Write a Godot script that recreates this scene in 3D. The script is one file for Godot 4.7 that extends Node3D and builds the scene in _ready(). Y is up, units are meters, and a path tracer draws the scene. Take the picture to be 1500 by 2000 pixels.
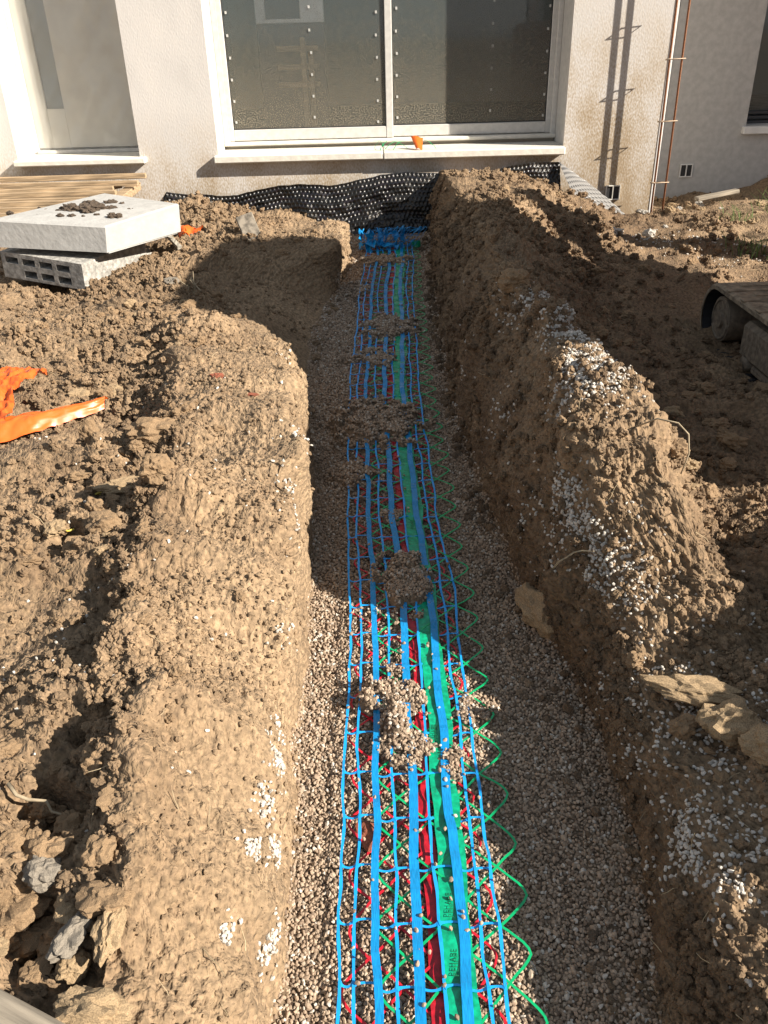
extends Node3D
# A drainage trench dug up to a new house: warning nets lie on gravel in the trench, spoil banks on both sides, a mini excavator at work.

var mats := {}
var taken := {}
var rng := RandomNumberGenerator.new()
var n_large := FastNoiseLite.new()
var n_clod := FastNoiseLite.new()
var n_fine := FastNoiseLite.new()
var n_tone := FastNoiseLite.new()

# ---------------------------------------------------------------- naming and tagging
func numbered(called: String, parent: Node) -> String:
	var key := str(parent.get_instance_id()) + "/" + called
	if not taken.has(key):
		taken[key] = 0
		return called
	taken[key] += 1
	return "%s_%03d" % [called, taken[key]]

func tag(o: Node, label: String, category: String, group := "") -> Node:
	o.set_meta("label", label)
	o.set_meta("category", category)
	if group != "":
		o.set_meta("group", group)
	return o

func structure(o: Node) -> Node:
	o.set_meta("kind", "structure")
	return o

func thing(called: String, label: String, category: String, at := Vector3.ZERO, turn := 0.0, group := "") -> Node3D:
	var o := Node3D.new()
	o.name = numbered(called, self)
	add_child(o)
	o.position = at
	o.rotation.y = turn
	tag(o, label, category, group)
	return o

func put(called: String, mesh: Mesh, material: Material, parent: Node = null, place := Transform3D.IDENTITY) -> MeshInstance3D:
	var o := MeshInstance3D.new()
	var p: Node = self if parent == null else parent
	o.name = numbered(called, p)
	o.mesh = mesh
	o.material_override = material
	o.transform = place
	p.add_child(o, true)
	return o

func obj(called: String, st: SurfaceTool, material: Material, parent: Node = null, place := Transform3D.IDENTITY) -> MeshInstance3D:
	st.generate_normals()
	return put(called, st.commit(), material, parent, place)

func scatter(called: String, mesh: Mesh, material: Material, places: Array, colors: Array, label: String, category: String, parent: Node = null) -> MultiMeshInstance3D:
	var mm := MultiMesh.new()
	mm.transform_format = MultiMesh.TRANSFORM_3D
	mm.use_colors = true
	mm.mesh = mesh
	mm.instance_count = places.size()
	for i in places.size():
		mm.set_instance_transform(i, places[i])
		mm.set_instance_color(i, colors[i])
	var o := MultiMeshInstance3D.new()
	var p: Node = self if parent == null else parent
	o.name = numbered(called, p)
	o.multimesh = mm
	o.material_override = material
	p.add_child(o, true)
	o.set_meta("kind", "stuff")
	if parent == null:
		tag(o, label, category)
	return o

# ---------------------------------------------------------------- mesh helpers
func flat() -> SurfaceTool:
	var st := SurfaceTool.new()
	st.begin(Mesh.PRIMITIVE_TRIANGLES)
	st.set_smooth_group(-1)
	return st

func smooth() -> SurfaceTool:
	var st := SurfaceTool.new()
	st.begin(Mesh.PRIMITIVE_TRIANGLES)
	st.set_smooth_group(0)
	return st

func tri(st: SurfaceTool, a: Vector3, b: Vector3, c: Vector3, away: Vector3) -> void:
	# a triangle that faces away from the point AWAY
	if (b - a).cross(c - a).dot((a + b + c) / 3.0 - away) > 0.0:
		st.add_vertex(a); st.add_vertex(c); st.add_vertex(b)
	else:
		st.add_vertex(a); st.add_vertex(b); st.add_vertex(c)

func quad(st: SurfaceTool, a: Vector3, b: Vector3, c: Vector3, d: Vector3, away: Vector3) -> void:
	tri(st, a, b, c, away)
	tri(st, a, c, d, away)

func box(st: SurfaceTool, at: Vector3, size: Vector3, bevel := 0.004, turn := Basis.IDENTITY) -> void:
	var h := size * 0.5
	var e: float = min(bevel, min(h.x, min(h.y, h.z)) * 0.45)
	var v := {}
	for sx in [-1, 1]:
		for sy in [-1, 1]:
			for sz in [-1, 1]:
				v[[sx, sy, sz, 0]] = at + turn * Vector3(sx * h.x, sy * (h.y - e), sz * (h.z - e))
				v[[sx, sy, sz, 1]] = at + turn * Vector3(sx * (h.x - e), sy * h.y, sz * (h.z - e))
				v[[sx, sy, sz, 2]] = at + turn * Vector3(sx * (h.x - e), sy * (h.y - e), sz * h.z)
				tri(st, v[[sx, sy, sz, 0]], v[[sx, sy, sz, 1]], v[[sx, sy, sz, 2]], at)
	for s in [-1, 1]:
		quad(st, v[[s, -1, -1, 0]], v[[s, 1, -1, 0]], v[[s, 1, 1, 0]], v[[s, -1, 1, 0]], at)
		quad(st, v[[-1, s, -1, 1]], v[[1, s, -1, 1]], v[[1, s, 1, 1]], v[[-1, s, 1, 1]], at)
		quad(st, v[[-1, -1, s, 2]], v[[1, -1, s, 2]], v[[1, 1, s, 2]], v[[-1, 1, s, 2]], at)
		for t in [-1, 1]:
			quad(st, v[[s, t, -1, 0]], v[[s, t, 1, 0]], v[[s, t, 1, 1]], v[[s, t, -1, 1]], at)
			quad(st, v[[-1, s, t, 1]], v[[1, s, t, 1]], v[[1, s, t, 2]], v[[-1, s, t, 2]], at)
			quad(st, v[[s, -1, t, 0]], v[[s, 1, t, 0]], v[[s, 1, t, 2]], v[[s, -1, t, 2]], at)

func box_between(st: SurfaceTool, lo: Vector3, hi: Vector3, bevel := 0.004) -> void:
	box(st, (lo + hi) * 0.5, hi - lo, bevel)

func tube(st: SurfaceTool, path: Array, r0: float, r1: float, sides := 6) -> void:
	var rings := []
	for i in path.size():
		var a: Vector3 = path[max(i - 1, 0)]
		var b: Vector3 = path[min(i + 1, path.size() - 1)]
		var along := (b - a).normalized()
		var u := along.cross(Vector3.UP if abs(along.y) < 0.9 else Vector3.RIGHT).normalized()
		var w := along.cross(u)
		var r: float = lerp(r0, r1, float(i) / max(1, path.size() - 1))
		var ring := []
		for k in sides:
			var t := TAU * k / sides
			ring.append(path[i] + (u * cos(t) + w * sin(t)) * r)
		rings.append(ring)
	for i in rings.size() - 1:
		var mid: Vector3 = (path[i] + path[i + 1]) * 0.5
		for k in sides:
			var k2 := (k + 1) % sides
			quad(st, rings[i][k], rings[i][k2], rings[i + 1][k2], rings[i + 1][k], mid)
	for e in [0, rings.size() - 1]:
		var inner: Vector3 = path[1] if e == 0 else path[path.size() - 2]
		for k in range(1, sides - 1):
			tri(st, rings[e][0], rings[e][k], rings[e][k + 1], inner)

func ribbon(st: SurfaceTool, path: Array, widths: Array, thick: float, up := Vector3.UP) -> void:
	# a flat tape that follows PATH
	var rings := []
	for i in path.size():
		var along: Vector3 = (path[min(i + 1, path.size() - 1)] - path[max(i - 1, 0)]).normalized()
		var side: Vector3 = along.cross(up).normalized() * widths[i % widths.size()] * 0.5
		var rise: Vector3 = side.cross(along).normalized() * thick * 0.5
		rings.append([path[i] - side - rise, path[i] + side - rise, path[i] + side + rise, path[i] - side + rise])
	for i in rings.size() - 1:
		var mid: Vector3 = (path[i] + path[i + 1]) * 0.5
		for k in 4:
			var k2 := (k + 1) % 4
			quad(st, rings[i][k], rings[i][k2], rings[i + 1][k2], rings[i + 1][k], mid)
	for e in [0, rings.size() - 1]:
		var inner: Vector3 = path[1] if e == 0 else path[path.size() - 2]
		quad(st, rings[e][0], rings[e][1], rings[e][2], rings[e][3], inner)

func ico(level: int) -> Array:
	var p := (1.0 + sqrt(5.0)) / 2.0
	var v := [Vector3(-1, p, 0), Vector3(1, p, 0), Vector3(-1, -p, 0), Vector3(1, -p, 0), Vector3(0, -1, p), Vector3(0, 1, p), Vector3(0, -1, -p), Vector3(0, 1, -p), Vector3(p, 0, -1), Vector3(p, 0, 1), Vector3(-p, 0, -1), Vector3(-p, 0, 1)]
	for i in v.size():
		v[i] = v[i].normalized()
	var f := [[0, 11, 5], [0, 5, 1], [0, 1, 7], [0, 7, 10], [0, 10, 11], [1, 5, 9], [5, 11, 4], [11, 10, 2], [10, 7, 6], [7, 1, 8], [3, 9, 4], [3, 4, 2], [3, 2, 6], [3, 6, 8], [3, 8, 9], [4, 9, 5], [2, 4, 11], [6, 2, 10], [8, 6, 7], [9, 8, 1]]
	for l in level:
		var mid := {}
		var g := []
		for t in f:
			var m := []
			for e in [[t[0], t[1]], [t[1], t[2]], [t[2], t[0]]]:
				var key := Vector2i(min(e[0], e[1]), max(e[0], e[1]))
				if not mid.has(key):
					mid[key] = v.size()
					v.append(((v[e[0]] + v[e[1]]) * 0.5).normalized())
				m.append(mid[key])
			g.append([t[0], m[0], m[2]]); g.append([t[1], m[1], m[0]]); g.append([t[2], m[2], m[1]]); g.append([m[0], m[1], m[2]])
		f = g
	return [v, f]

func stone(level: int, rough: float, freq: float, seed_: int, shape: Vector3, facets := 0, is_flat := true) -> ArrayMesh:
	# a lump: a ball cut by random planes (facets) and roughened by noise
	var r := RandomNumberGenerator.new()
	r.seed = seed_
	var no := FastNoiseLite.new()
	no.seed = seed_
	no.frequency = freq
	no.fractal_octaves = 4
	var cuts := []
	for i in facets:
		cuts.append([Vector3(r.randfn(), r.randfn(), r.randfn()).normalized(), r.randf_range(0.55, 0.85)])
	var s := ico(level)
	var v: Array = s[0]
	for i in v.size():
		var d: Vector3 = v[i]
		var len := 1.0
		for c in cuts:
			var k: float = d.dot(c[0])
			if k > 0.05:
				len = min(len, c[1] / k)
		len *= 1.0 + rough * no.get_noise_3dv(d * 1.0)
		v[i] = d * len * shape
	var st := flat() if is_flat else smooth()
	for t in s[1]:
		tri(st, v[t[0]], v[t[1]], v[t[2]], Vector3.ZERO)
	if not is_flat:
		st.index()
	st.generate_normals()
	return st.commit()

func lin(r: float, g: float, b: float) -> Color:
	return Color(r, g, b).linear_to_srgb()

func noise_texture(size: int, freq: float, seed_: int, kind := FastNoiseLite.TYPE_SIMPLEX_SMOOTH, octaves := 4, lo := 0.0, hi := 1.0, normalize := true) -> ImageTexture:
	var n := FastNoiseLite.new()
	n.seed = seed_
	n.noise_type = kind
	n.frequency = freq
	n.fractal_octaves = octaves
	if kind == FastNoiseLite.TYPE_CELLULAR:
		n.cellular_return_type = FastNoiseLite.RETURN_DISTANCE
	var img := n.get_seamless_image(size, size, kind == FastNoiseLite.TYPE_CELLULAR, false, 0.1, normalize)
	img.convert(Image.FORMAT_L8)
	var b := img.get_data()
	for i in b.size():
		b[i] = int(clamp((lo + (hi - lo) * b[i] / 255.0) * 255.0, 0, 255))
	return ImageTexture.create_from_image(Image.create_from_data(size, size, false, Image.FORMAT_L8, b))

func material(color: Color, rough := 0.85, metal := 0.0) -> StandardMaterial3D:
	var m := StandardMaterial3D.new()
	m.albedo_color = color
	m.roughness = rough
	m.metallic = metal
	return m

func grain(m: StandardMaterial3D, tint: Texture2D, bump: Texture2D, per_metre: float, relief_cm: float, stretch := Vector3.ONE) -> StandardMaterial3D:
	m.uv1_triplanar = true
	m.uv1_world_triplanar = false
	m.uv1_scale = stretch * per_metre
	if tint:
		m.albedo_texture = tint
	if bump:
		m.heightmap_enabled = true
		m.heightmap_texture = bump
		m.heightmap_scale = relief_cm
	return m

func make_materials() -> void:
	var clods := noise_texture(512, 0.035, 3, FastNoiseLite.TYPE_CELLULAR, 4)
	var soft := noise_texture(512, 0.02, 5, FastNoiseLite.TYPE_SIMPLEX_SMOOTH, 6)
	var soft_tint := noise_texture(512, 0.012, 8, FastNoiseLite.TYPE_SIMPLEX_SMOOTH, 6, 0.62, 1.0)
	var soil_tint := noise_texture(512, 0.05, 12, FastNoiseLite.TYPE_SIMPLEX_SMOOTH, 5, 0.52, 1.2)
	var soil_bump := noise_texture(512, 0.10, 14, FastNoiseLite.TYPE_CELLULAR, 4)
	var pale_tint := noise_texture(512, 0.01, 9, FastNoiseLite.TYPE_SIMPLEX_SMOOTH, 6, 0.90, 1.0)
	var soil := grain(material(Color.WHITE, 0.97), soil_tint, soil_bump, 2.2, 0.75)
	soil.vertex_color_use_as_albedo = true
	mats.soil = soil
	var crumb := grain(material(Color.WHITE, 0.97), soft_tint, null, 0.35, 0.0)
	crumb.vertex_color_use_as_albedo = true
	mats.crumb = crumb
	var peb := grain(material(Color.WHITE, 0.85), pale_tint, null, 0.5, 0.0)
	peb.vertex_color_use_as_albedo = true
	mats.pebble = peb
	mats.clod = grain(material(lin(0.315, 0.21, 0.118), 0.97), soil_tint, clods, 0.9, 0.12)
	mats.dark_clod = grain(material(lin(0.10, 0.072, 0.05), 0.95), soil_tint, clods, 1.0, 0.10)
	mats.tan_clod = grain(material(lin(0.40, 0.285, 0.165), 0.97), soil_tint, clods, 0.8, 0.10)
	mats.white_stone = grain(material(lin(0.66, 0.62, 0.55), 0.9), soft_tint, soft, 0.9, 0.06)
	mats.grey_stone = grain(material(lin(0.26, 0.225, 0.18), 0.9), soil_tint, soft, 0.9, 0.08)
	mats.brick = grain(material(lin(0.42, 0.13, 0.07), 0.9), soft_tint, soft, 0.9, 0.05)
	mats.concrete = grain(material(lin(0.50, 0.48, 0.44), 0.95), soft_tint, clods, 4.0, 0.25)
	mats.white_block = grain(material(lin(0.43, 0.425, 0.41), 0.9), pale_tint, soft, 2.5, 0.15)
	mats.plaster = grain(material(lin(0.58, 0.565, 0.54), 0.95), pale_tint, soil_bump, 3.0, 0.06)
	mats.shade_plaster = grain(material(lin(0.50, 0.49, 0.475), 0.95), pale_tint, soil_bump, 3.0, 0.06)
	mats.white_paint = grain(material(lin(0.80, 0.79, 0.77), 0.5), pale_tint, null, 1.2, 0.0)
	mats.sill = grain(material(lin(0.70, 0.67, 0.60), 0.8), pale_tint, soft, 3.0, 0.08)
	mats.alu = grain(material(lin(0.60, 0.585, 0.555), 0.45), pale_tint, null, 4.0, 0.0)
	mats.alu_dark = material(lin(0.30, 0.27, 0.22), 0.5)
	mats.gasket = material(lin(0.02, 0.02, 0.022), 0.6)
	mats.door_panel = grain(material(lin(0.62, 0.585, 0.52), 0.45), pale_tint, null, 0.8, 0.0)
	mats.door_glass = material(lin(0.20, 0.22, 0.22), 0.25)
	var film := material(Color(0.93, 0.93, 0.9, 0.22), 0.12)
	film.transparency = BaseMaterial3D.TRANSPARENCY_ALPHA
	mats.film = film
	var pane := material(Color(0.75, 0.82, 0.82, 0.10), 0.03)
	pane.transparency = BaseMaterial3D.TRANSPARENCY_ALPHA
	mats.pane = pane
	mats.sticker = material(lin(0.45, 0.45, 0.43), 0.7)
	var wood_tint := noise_texture(256, 0.02, 21, FastNoiseLite.TYPE_SIMPLEX_SMOOTH, 5, 0.55, 1.0)
	mats.wood = grain(material(lin(0.60, 0.43, 0.26), 0.8), wood_tint, soft, 1.0, 0.15, Vector3(0.7, 9.0, 9.0))
	mats.grey_wood = grain(material(lin(0.42, 0.36, 0.28), 0.85), wood_tint, soft, 1.0, 0.2, Vector3(0.7, 9.0, 9.0))
	mats.pale_wood = grain(material(lin(0.62, 0.56, 0.46), 0.85), wood_tint, soft, 1.0, 0.2, Vector3(9.0, 9.0, 0.7))
	mats.root = grain(material(lin(0.52, 0.42, 0.28), 0.9), soft_tint, null, 6.0, 0.0)
	var streak := noise_texture(256, 0.03, 31, FastNoiseLite.TYPE_SIMPLEX_SMOOTH, 4, 0.62, 1.0)
	var blue := grain(material(lin(0.008, 0.36, 0.86), 0.28), streak, null, 1.0, 0.0, Vector3(90, 1, 4))
	mats.blue = blue
	mats.blue_thin = material(lin(0.01, 0.31, 0.78), 0.28)
	var green := grain(material(lin(0.0, 0.50, 0.26), 0.3), streak, null, 1.0, 0.0, Vector3(6, 1, 6))
	green.backlight = Color(0.1, 0.3, 0.15)
	mats.green = green
	mats.green_thin = material(lin(0.0, 0.36, 0.13), 0.38)
	mats.red = grain(material(lin(0.62, 0.012, 0.03), 0.35), streak, null, 1.0, 0.0, Vector3(6, 1, 6))
	mats.red_thin = material(lin(0.55, 0.014, 0.028), 0.38)
	mats.ink = material(lin(0.0, 0.13, 0.055), 0.6)
	var orange := grain(material(lin(0.78, 0.14, 0.02), 0.36), pale_tint, null, 3.0, 0.0)
	orange.backlight = Color(0.35, 0.1, 0.02)
	mats.orange = orange
	mats.rust = grain(material(lin(0.36, 0.15, 0.065), 0.85), soft_tint, soft, 12.0, 0.1)
	mats.wire = material(lin(0.45, 0.34, 0.24), 0.7)
	var sheet := material(Color.WHITE, 0.36)
	sheet.vertex_color_use_as_albedo = true
	mats.sheet = sheet
	mats.rubber = grain(material(lin(0.38, 0.30, 0.21), 0.95), soft_tint, soft, 3.0, 0.6)
	mats.rubber_inner = material(lin(0.012, 0.012, 0.014), 0.7)
	mats.muddy_steel = grain(material(lin(0.30, 0.24, 0.175), 0.8), soft_tint, soft, 5.0, 0.2)
	mats.orange_paint = grain(material(lin(0.62, 0.22, 0.03), 0.4), pale_tint, null, 1.5, 0.0)
	mats.dark_paint = material(lin(0.04, 0.04, 0.045), 0.5)
	mats.straw = material(lin(0.58, 0.46, 0.27), 0.9)
	mats.grass = material(lin(0.10, 0.16, 0.04), 0.8)
	mats.yellow = material(lin(0.70, 0.55, 0.10), 0.6)
	mats.room = material(lin(0.30, 0.30, 0.30), 0.95)
	mats.screed = grain(material(lin(0.30, 0.29, 0.28), 0.9), soft_tint, null, 1.0, 0.0)

# ---------------------------------------------------------------- the ground: a cross-section swept along the trench
const SLOPE := 0.0577
var row_z := PackedFloat32Array()
var cols := 0
var seg_start := PackedInt32Array()
var gv := PackedVector3Array()
var gn := PackedVector3Array()
var gc := PackedColorArray()

func floor_y(z: float) -> float:
	return SLOPE * (-z - 0.79)

# z, then sixteen (x, y) pairs from the far left to the far right: ground, bank foot, bank crest, lip, foot of the wall, trench floor, foot of the other wall, ridge, valley, ground
func stations() -> Array:
	return [
		[3, -9, 0.3, -2.5, 0.34, -1.2, 0.33, -0.54, 0.31, -0.44, 0.38, -0.25, 0.26, -0.215, -0.2, -0.2, -0.21, 0.3, -0.21, 0.46, -0.19, 0.5, 0.1, 0.58, 0.22, 0.8, 0.28, 0.98, 0.42, 1.3, 0.68, 9, 0.3],
		[-0.2, -9, 0.3, -2.5, 0.34, -1.2, 0.31, -0.52, 0.3, -0.41, 0.36, -0.245, 0.2, -0.215, -0.035, -0.2, -0.035, 0.3, -0.035, 0.44, -0.01, 0.49, 0.1, 0.56, 0.19, 0.8, 0.27, 0.98, 0.42, 1.3, 0.68, 9, 0.3],
		[-0.75, -9, 0.3, -2.5, 0.36, -1.2, 0.31, -0.52, 0.295, -0.41, 0.36, -0.245, 0.19, -0.215, 0, -0.2, 0, 0.3, 0, 0.45, 0.02, 0.49, 0.11, 0.56, 0.2, 0.8, 0.28, 0.98, 0.42, 1.3, 0.68, 9, 0.3],
		[-1.1, -9, 0.3, -2.5, 0.38, -1.2, 0.33, -0.57, 0.325, -0.47, 0.405, -0.265, 0.22, -0.218, 0.02, -0.2, 0.017, 0.32, 0.017, 0.5, 0.035, 0.51, 0.12, 0.57, 0.23, 0.8, 0.29, 0.98, 0.4, 1.3, 0.68, 9, 0.3],
		[-1.42, -9, 0.3, -2.5, 0.4, -1.2, 0.34, -0.61, 0.36, -0.51, 0.435, -0.255, 0.27, -0.22, 0.04, -0.2, 0.036, 0.32, 0.036, 0.5, 0.05, 0.51, 0.15, 0.57, 0.24, 0.8, 0.28, 0.96, 0.36, 1.3, 0.66, 9, 0.3],
		[-1.57, -9, 0.3, -2.5, 0.41, -1.2, 0.35, -0.64, 0.375, -0.535, 0.45, -0.253, 0.31, -0.22, 0.047, -0.2, 0.044, 0.31, 0.044, 0.48, 0.06, 0.48, 0.19, 0.55, 0.34, 0.7, 0.4, 0.86, 0.32, 1.3, 0.62, 9, 0.3],
		[-1.75, -9, 0.32, -2.5, 0.42, -1.25, 0.36, -0.67, 0.385, -0.56, 0.465, -0.25, 0.37, -0.222, 0.058, -0.2, 0.055, 0.3, 0.055, 0.44, 0.072, 0.415, 0.27, 0.49, 0.6, 0.67, 0.66, 0.86, 0.34, 1.3, 0.56, 9, 0.32],
		[-2.1, -9, 0.35, -2.5, 0.44, -1.3, 0.38, -0.7, 0.405, -0.58, 0.5, -0.25, 0.47, -0.23, 0.08, -0.205, 0.076, 0.28, 0.076, 0.385, 0.09, 0.385, 0.32, 0.5, 0.69, 0.63, 0.71, 0.87, 0.35, 1.7, 0.36, 9, 0.35],
		[-2.6, -9, 0.4, -2.5, 0.46, -1.4, 0.41, -0.83, 0.42, -0.68, 0.52, -0.28, 0.48, -0.25, 0.105, -0.22, 0.104, 0.26, 0.104, 0.34, 0.115, 0.375, 0.42, 0.52, 0.7, 0.6, 0.68, 0.86, 0.36, 2.3, 0.31, 9, 0.4],
		[-3.2, -9, 0.45, -2.5, 0.49, -1.5, 0.46, -1.08, 0.44, -0.74, 0.54, -0.4, 0.46, -0.3, 0.145, -0.26, 0.139, 0.25, 0.139, 0.305, 0.15, 0.36, 0.47, 0.52, 0.71, 0.6, 0.67, 0.9, 0.37, 2.3, 0.31, 9, 0.45],
		[-3.6, -9, 0.475, -2.55, 0.475, -1.6, 0.415, -1.15, 0.43, -0.84, 0.5, -0.56, 0.42, -0.32, 0.165, -0.26, 0.162, 0.25, 0.162, 0.307, 0.172, 0.36, 0.48, 0.52, 0.715, 0.64, 0.68, 0.975, 0.395, 2.3, 0.335, 9, 0.475],
		[-4, -9, 0.5, -2.6, 0.46, -1.7, 0.37, -1.25, 0.42, -0.98, 0.43, -0.7, 0.36, -0.33, 0.2, -0.26, 0.185, 0.25, 0.185, 0.31, 0.195, 0.36, 0.49, 0.52, 0.72, 0.68, 0.69, 1.05, 0.42, 2.3, 0.36, 9, 0.5],
		[-4.45, -9, 0.5, -2.6, 0.46, -1.65, 0.34, -1.25, 0.44, -0.92, 0.44, -0.58, 0.36, -0.29, 0.22, -0.24, 0.21, 0.26, 0.21, 0.32, 0.22, 0.37, 0.5, 0.51, 0.725, 0.72, 0.7, 1.15, 0.45, 2.35, 0.38, 9, 0.5],
		[-4.75, -9, 0.5, -2.6, 0.46, -1.6, 0.38, -1.15, 0.47, -0.6, 0.53, -0.19, 0.51, -0.23, 0.235, -0.2, 0.231, 0.27, 0.231, 0.33, 0.24, 0.375, 0.52, 0.5, 0.73, 0.85, 0.7, 1.4, 0.45, 2.4, 0.38, 9, 0.5],
		[-5.45, -9, 0.5, -2.6, 0.52, -1.6, 0.53, -1.15, 0.54, -0.7, 0.52, -0.22, 0.47, -0.17, 0.275, -0.14, 0.269, 0.29, 0.269, 0.36, 0.28, 0.4, 0.55, 0.46, 0.72, 0.95, 0.69, 1.5, 0.4, 2.4, 0.36, 9, 0.6],
		[-5.9, -9, 0.5, -2.6, 0.5, -1.6, 0.52, -1.2, 0.53, -0.75, 0.46, -0.35, 0.38, -0.22, 0.3, -0.17, 0.295, 0.3, 0.295, 0.37, 0.31, 0.41, 0.55, 0.48, 0.72, 1.1, 0.66, 1.65, 0.35, 2.4, 0.36, 9, 0.95],
		[-6.5, -9, 0.5, -2.6, 0.48, -1.6, 0.5, -1.2, 0.5, -0.75, 0.44, -0.35, 0.36, -0.22, 0.3, -0.17, 0.3, 0.3, 0.3, 0.37, 0.31, 0.41, 0.55, 0.5, 0.66, 1.1, 0.6, 1.7, 0.31, 2.4, 0.33, 9, 1.15],
		[-7.3, -9, 0.5, -2.6, 0.48, -1.6, 0.5, -1.2, 0.5, -0.75, 0.44, -0.35, 0.36, -0.22, 0.3, -0.17, 0.3, 0.3, 0.3, 0.37, 0.31, 0.41, 0.5, 0.5, 0.6, 1.1, 0.5, 1.7, 0.28, 2.4, 0.3, 9, 1.35],
	]

# gravel shovelled over the nets: x, z, half length across, half length along, height
func heaps() -> Array:
	return [[0.04, -5.27, 0.17, 0.10, 0.045], [0.05, -4.10, 0.15, 0.17, 0.05], [-0.03, -3.70, 0.13, 0.10, 0.04], [-0.02, -3.03, 0.17, 0.20, 0.06], [-0.10, -2.64, 0.08, 0.09, 0.045], [0.055, -2.0, 0.085, 0.16, 0.055], [0.01, -1.53, 0.075, 0.10, 0.045], [0.04, -1.40, 0.07, 0.07, 0.04], [-0.05, -1.53, 0.03, 0.05, 0.035], [0.13, -1.335, 0.045, 0.04, 0.035], [0.03, -2.36, 0.04, 0.05, 0.03], [-0.11, -4.75, 0.08, 0.12, 0.03], [0.19, -1.50, 0.06, 0.05, 0.03]]

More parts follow.
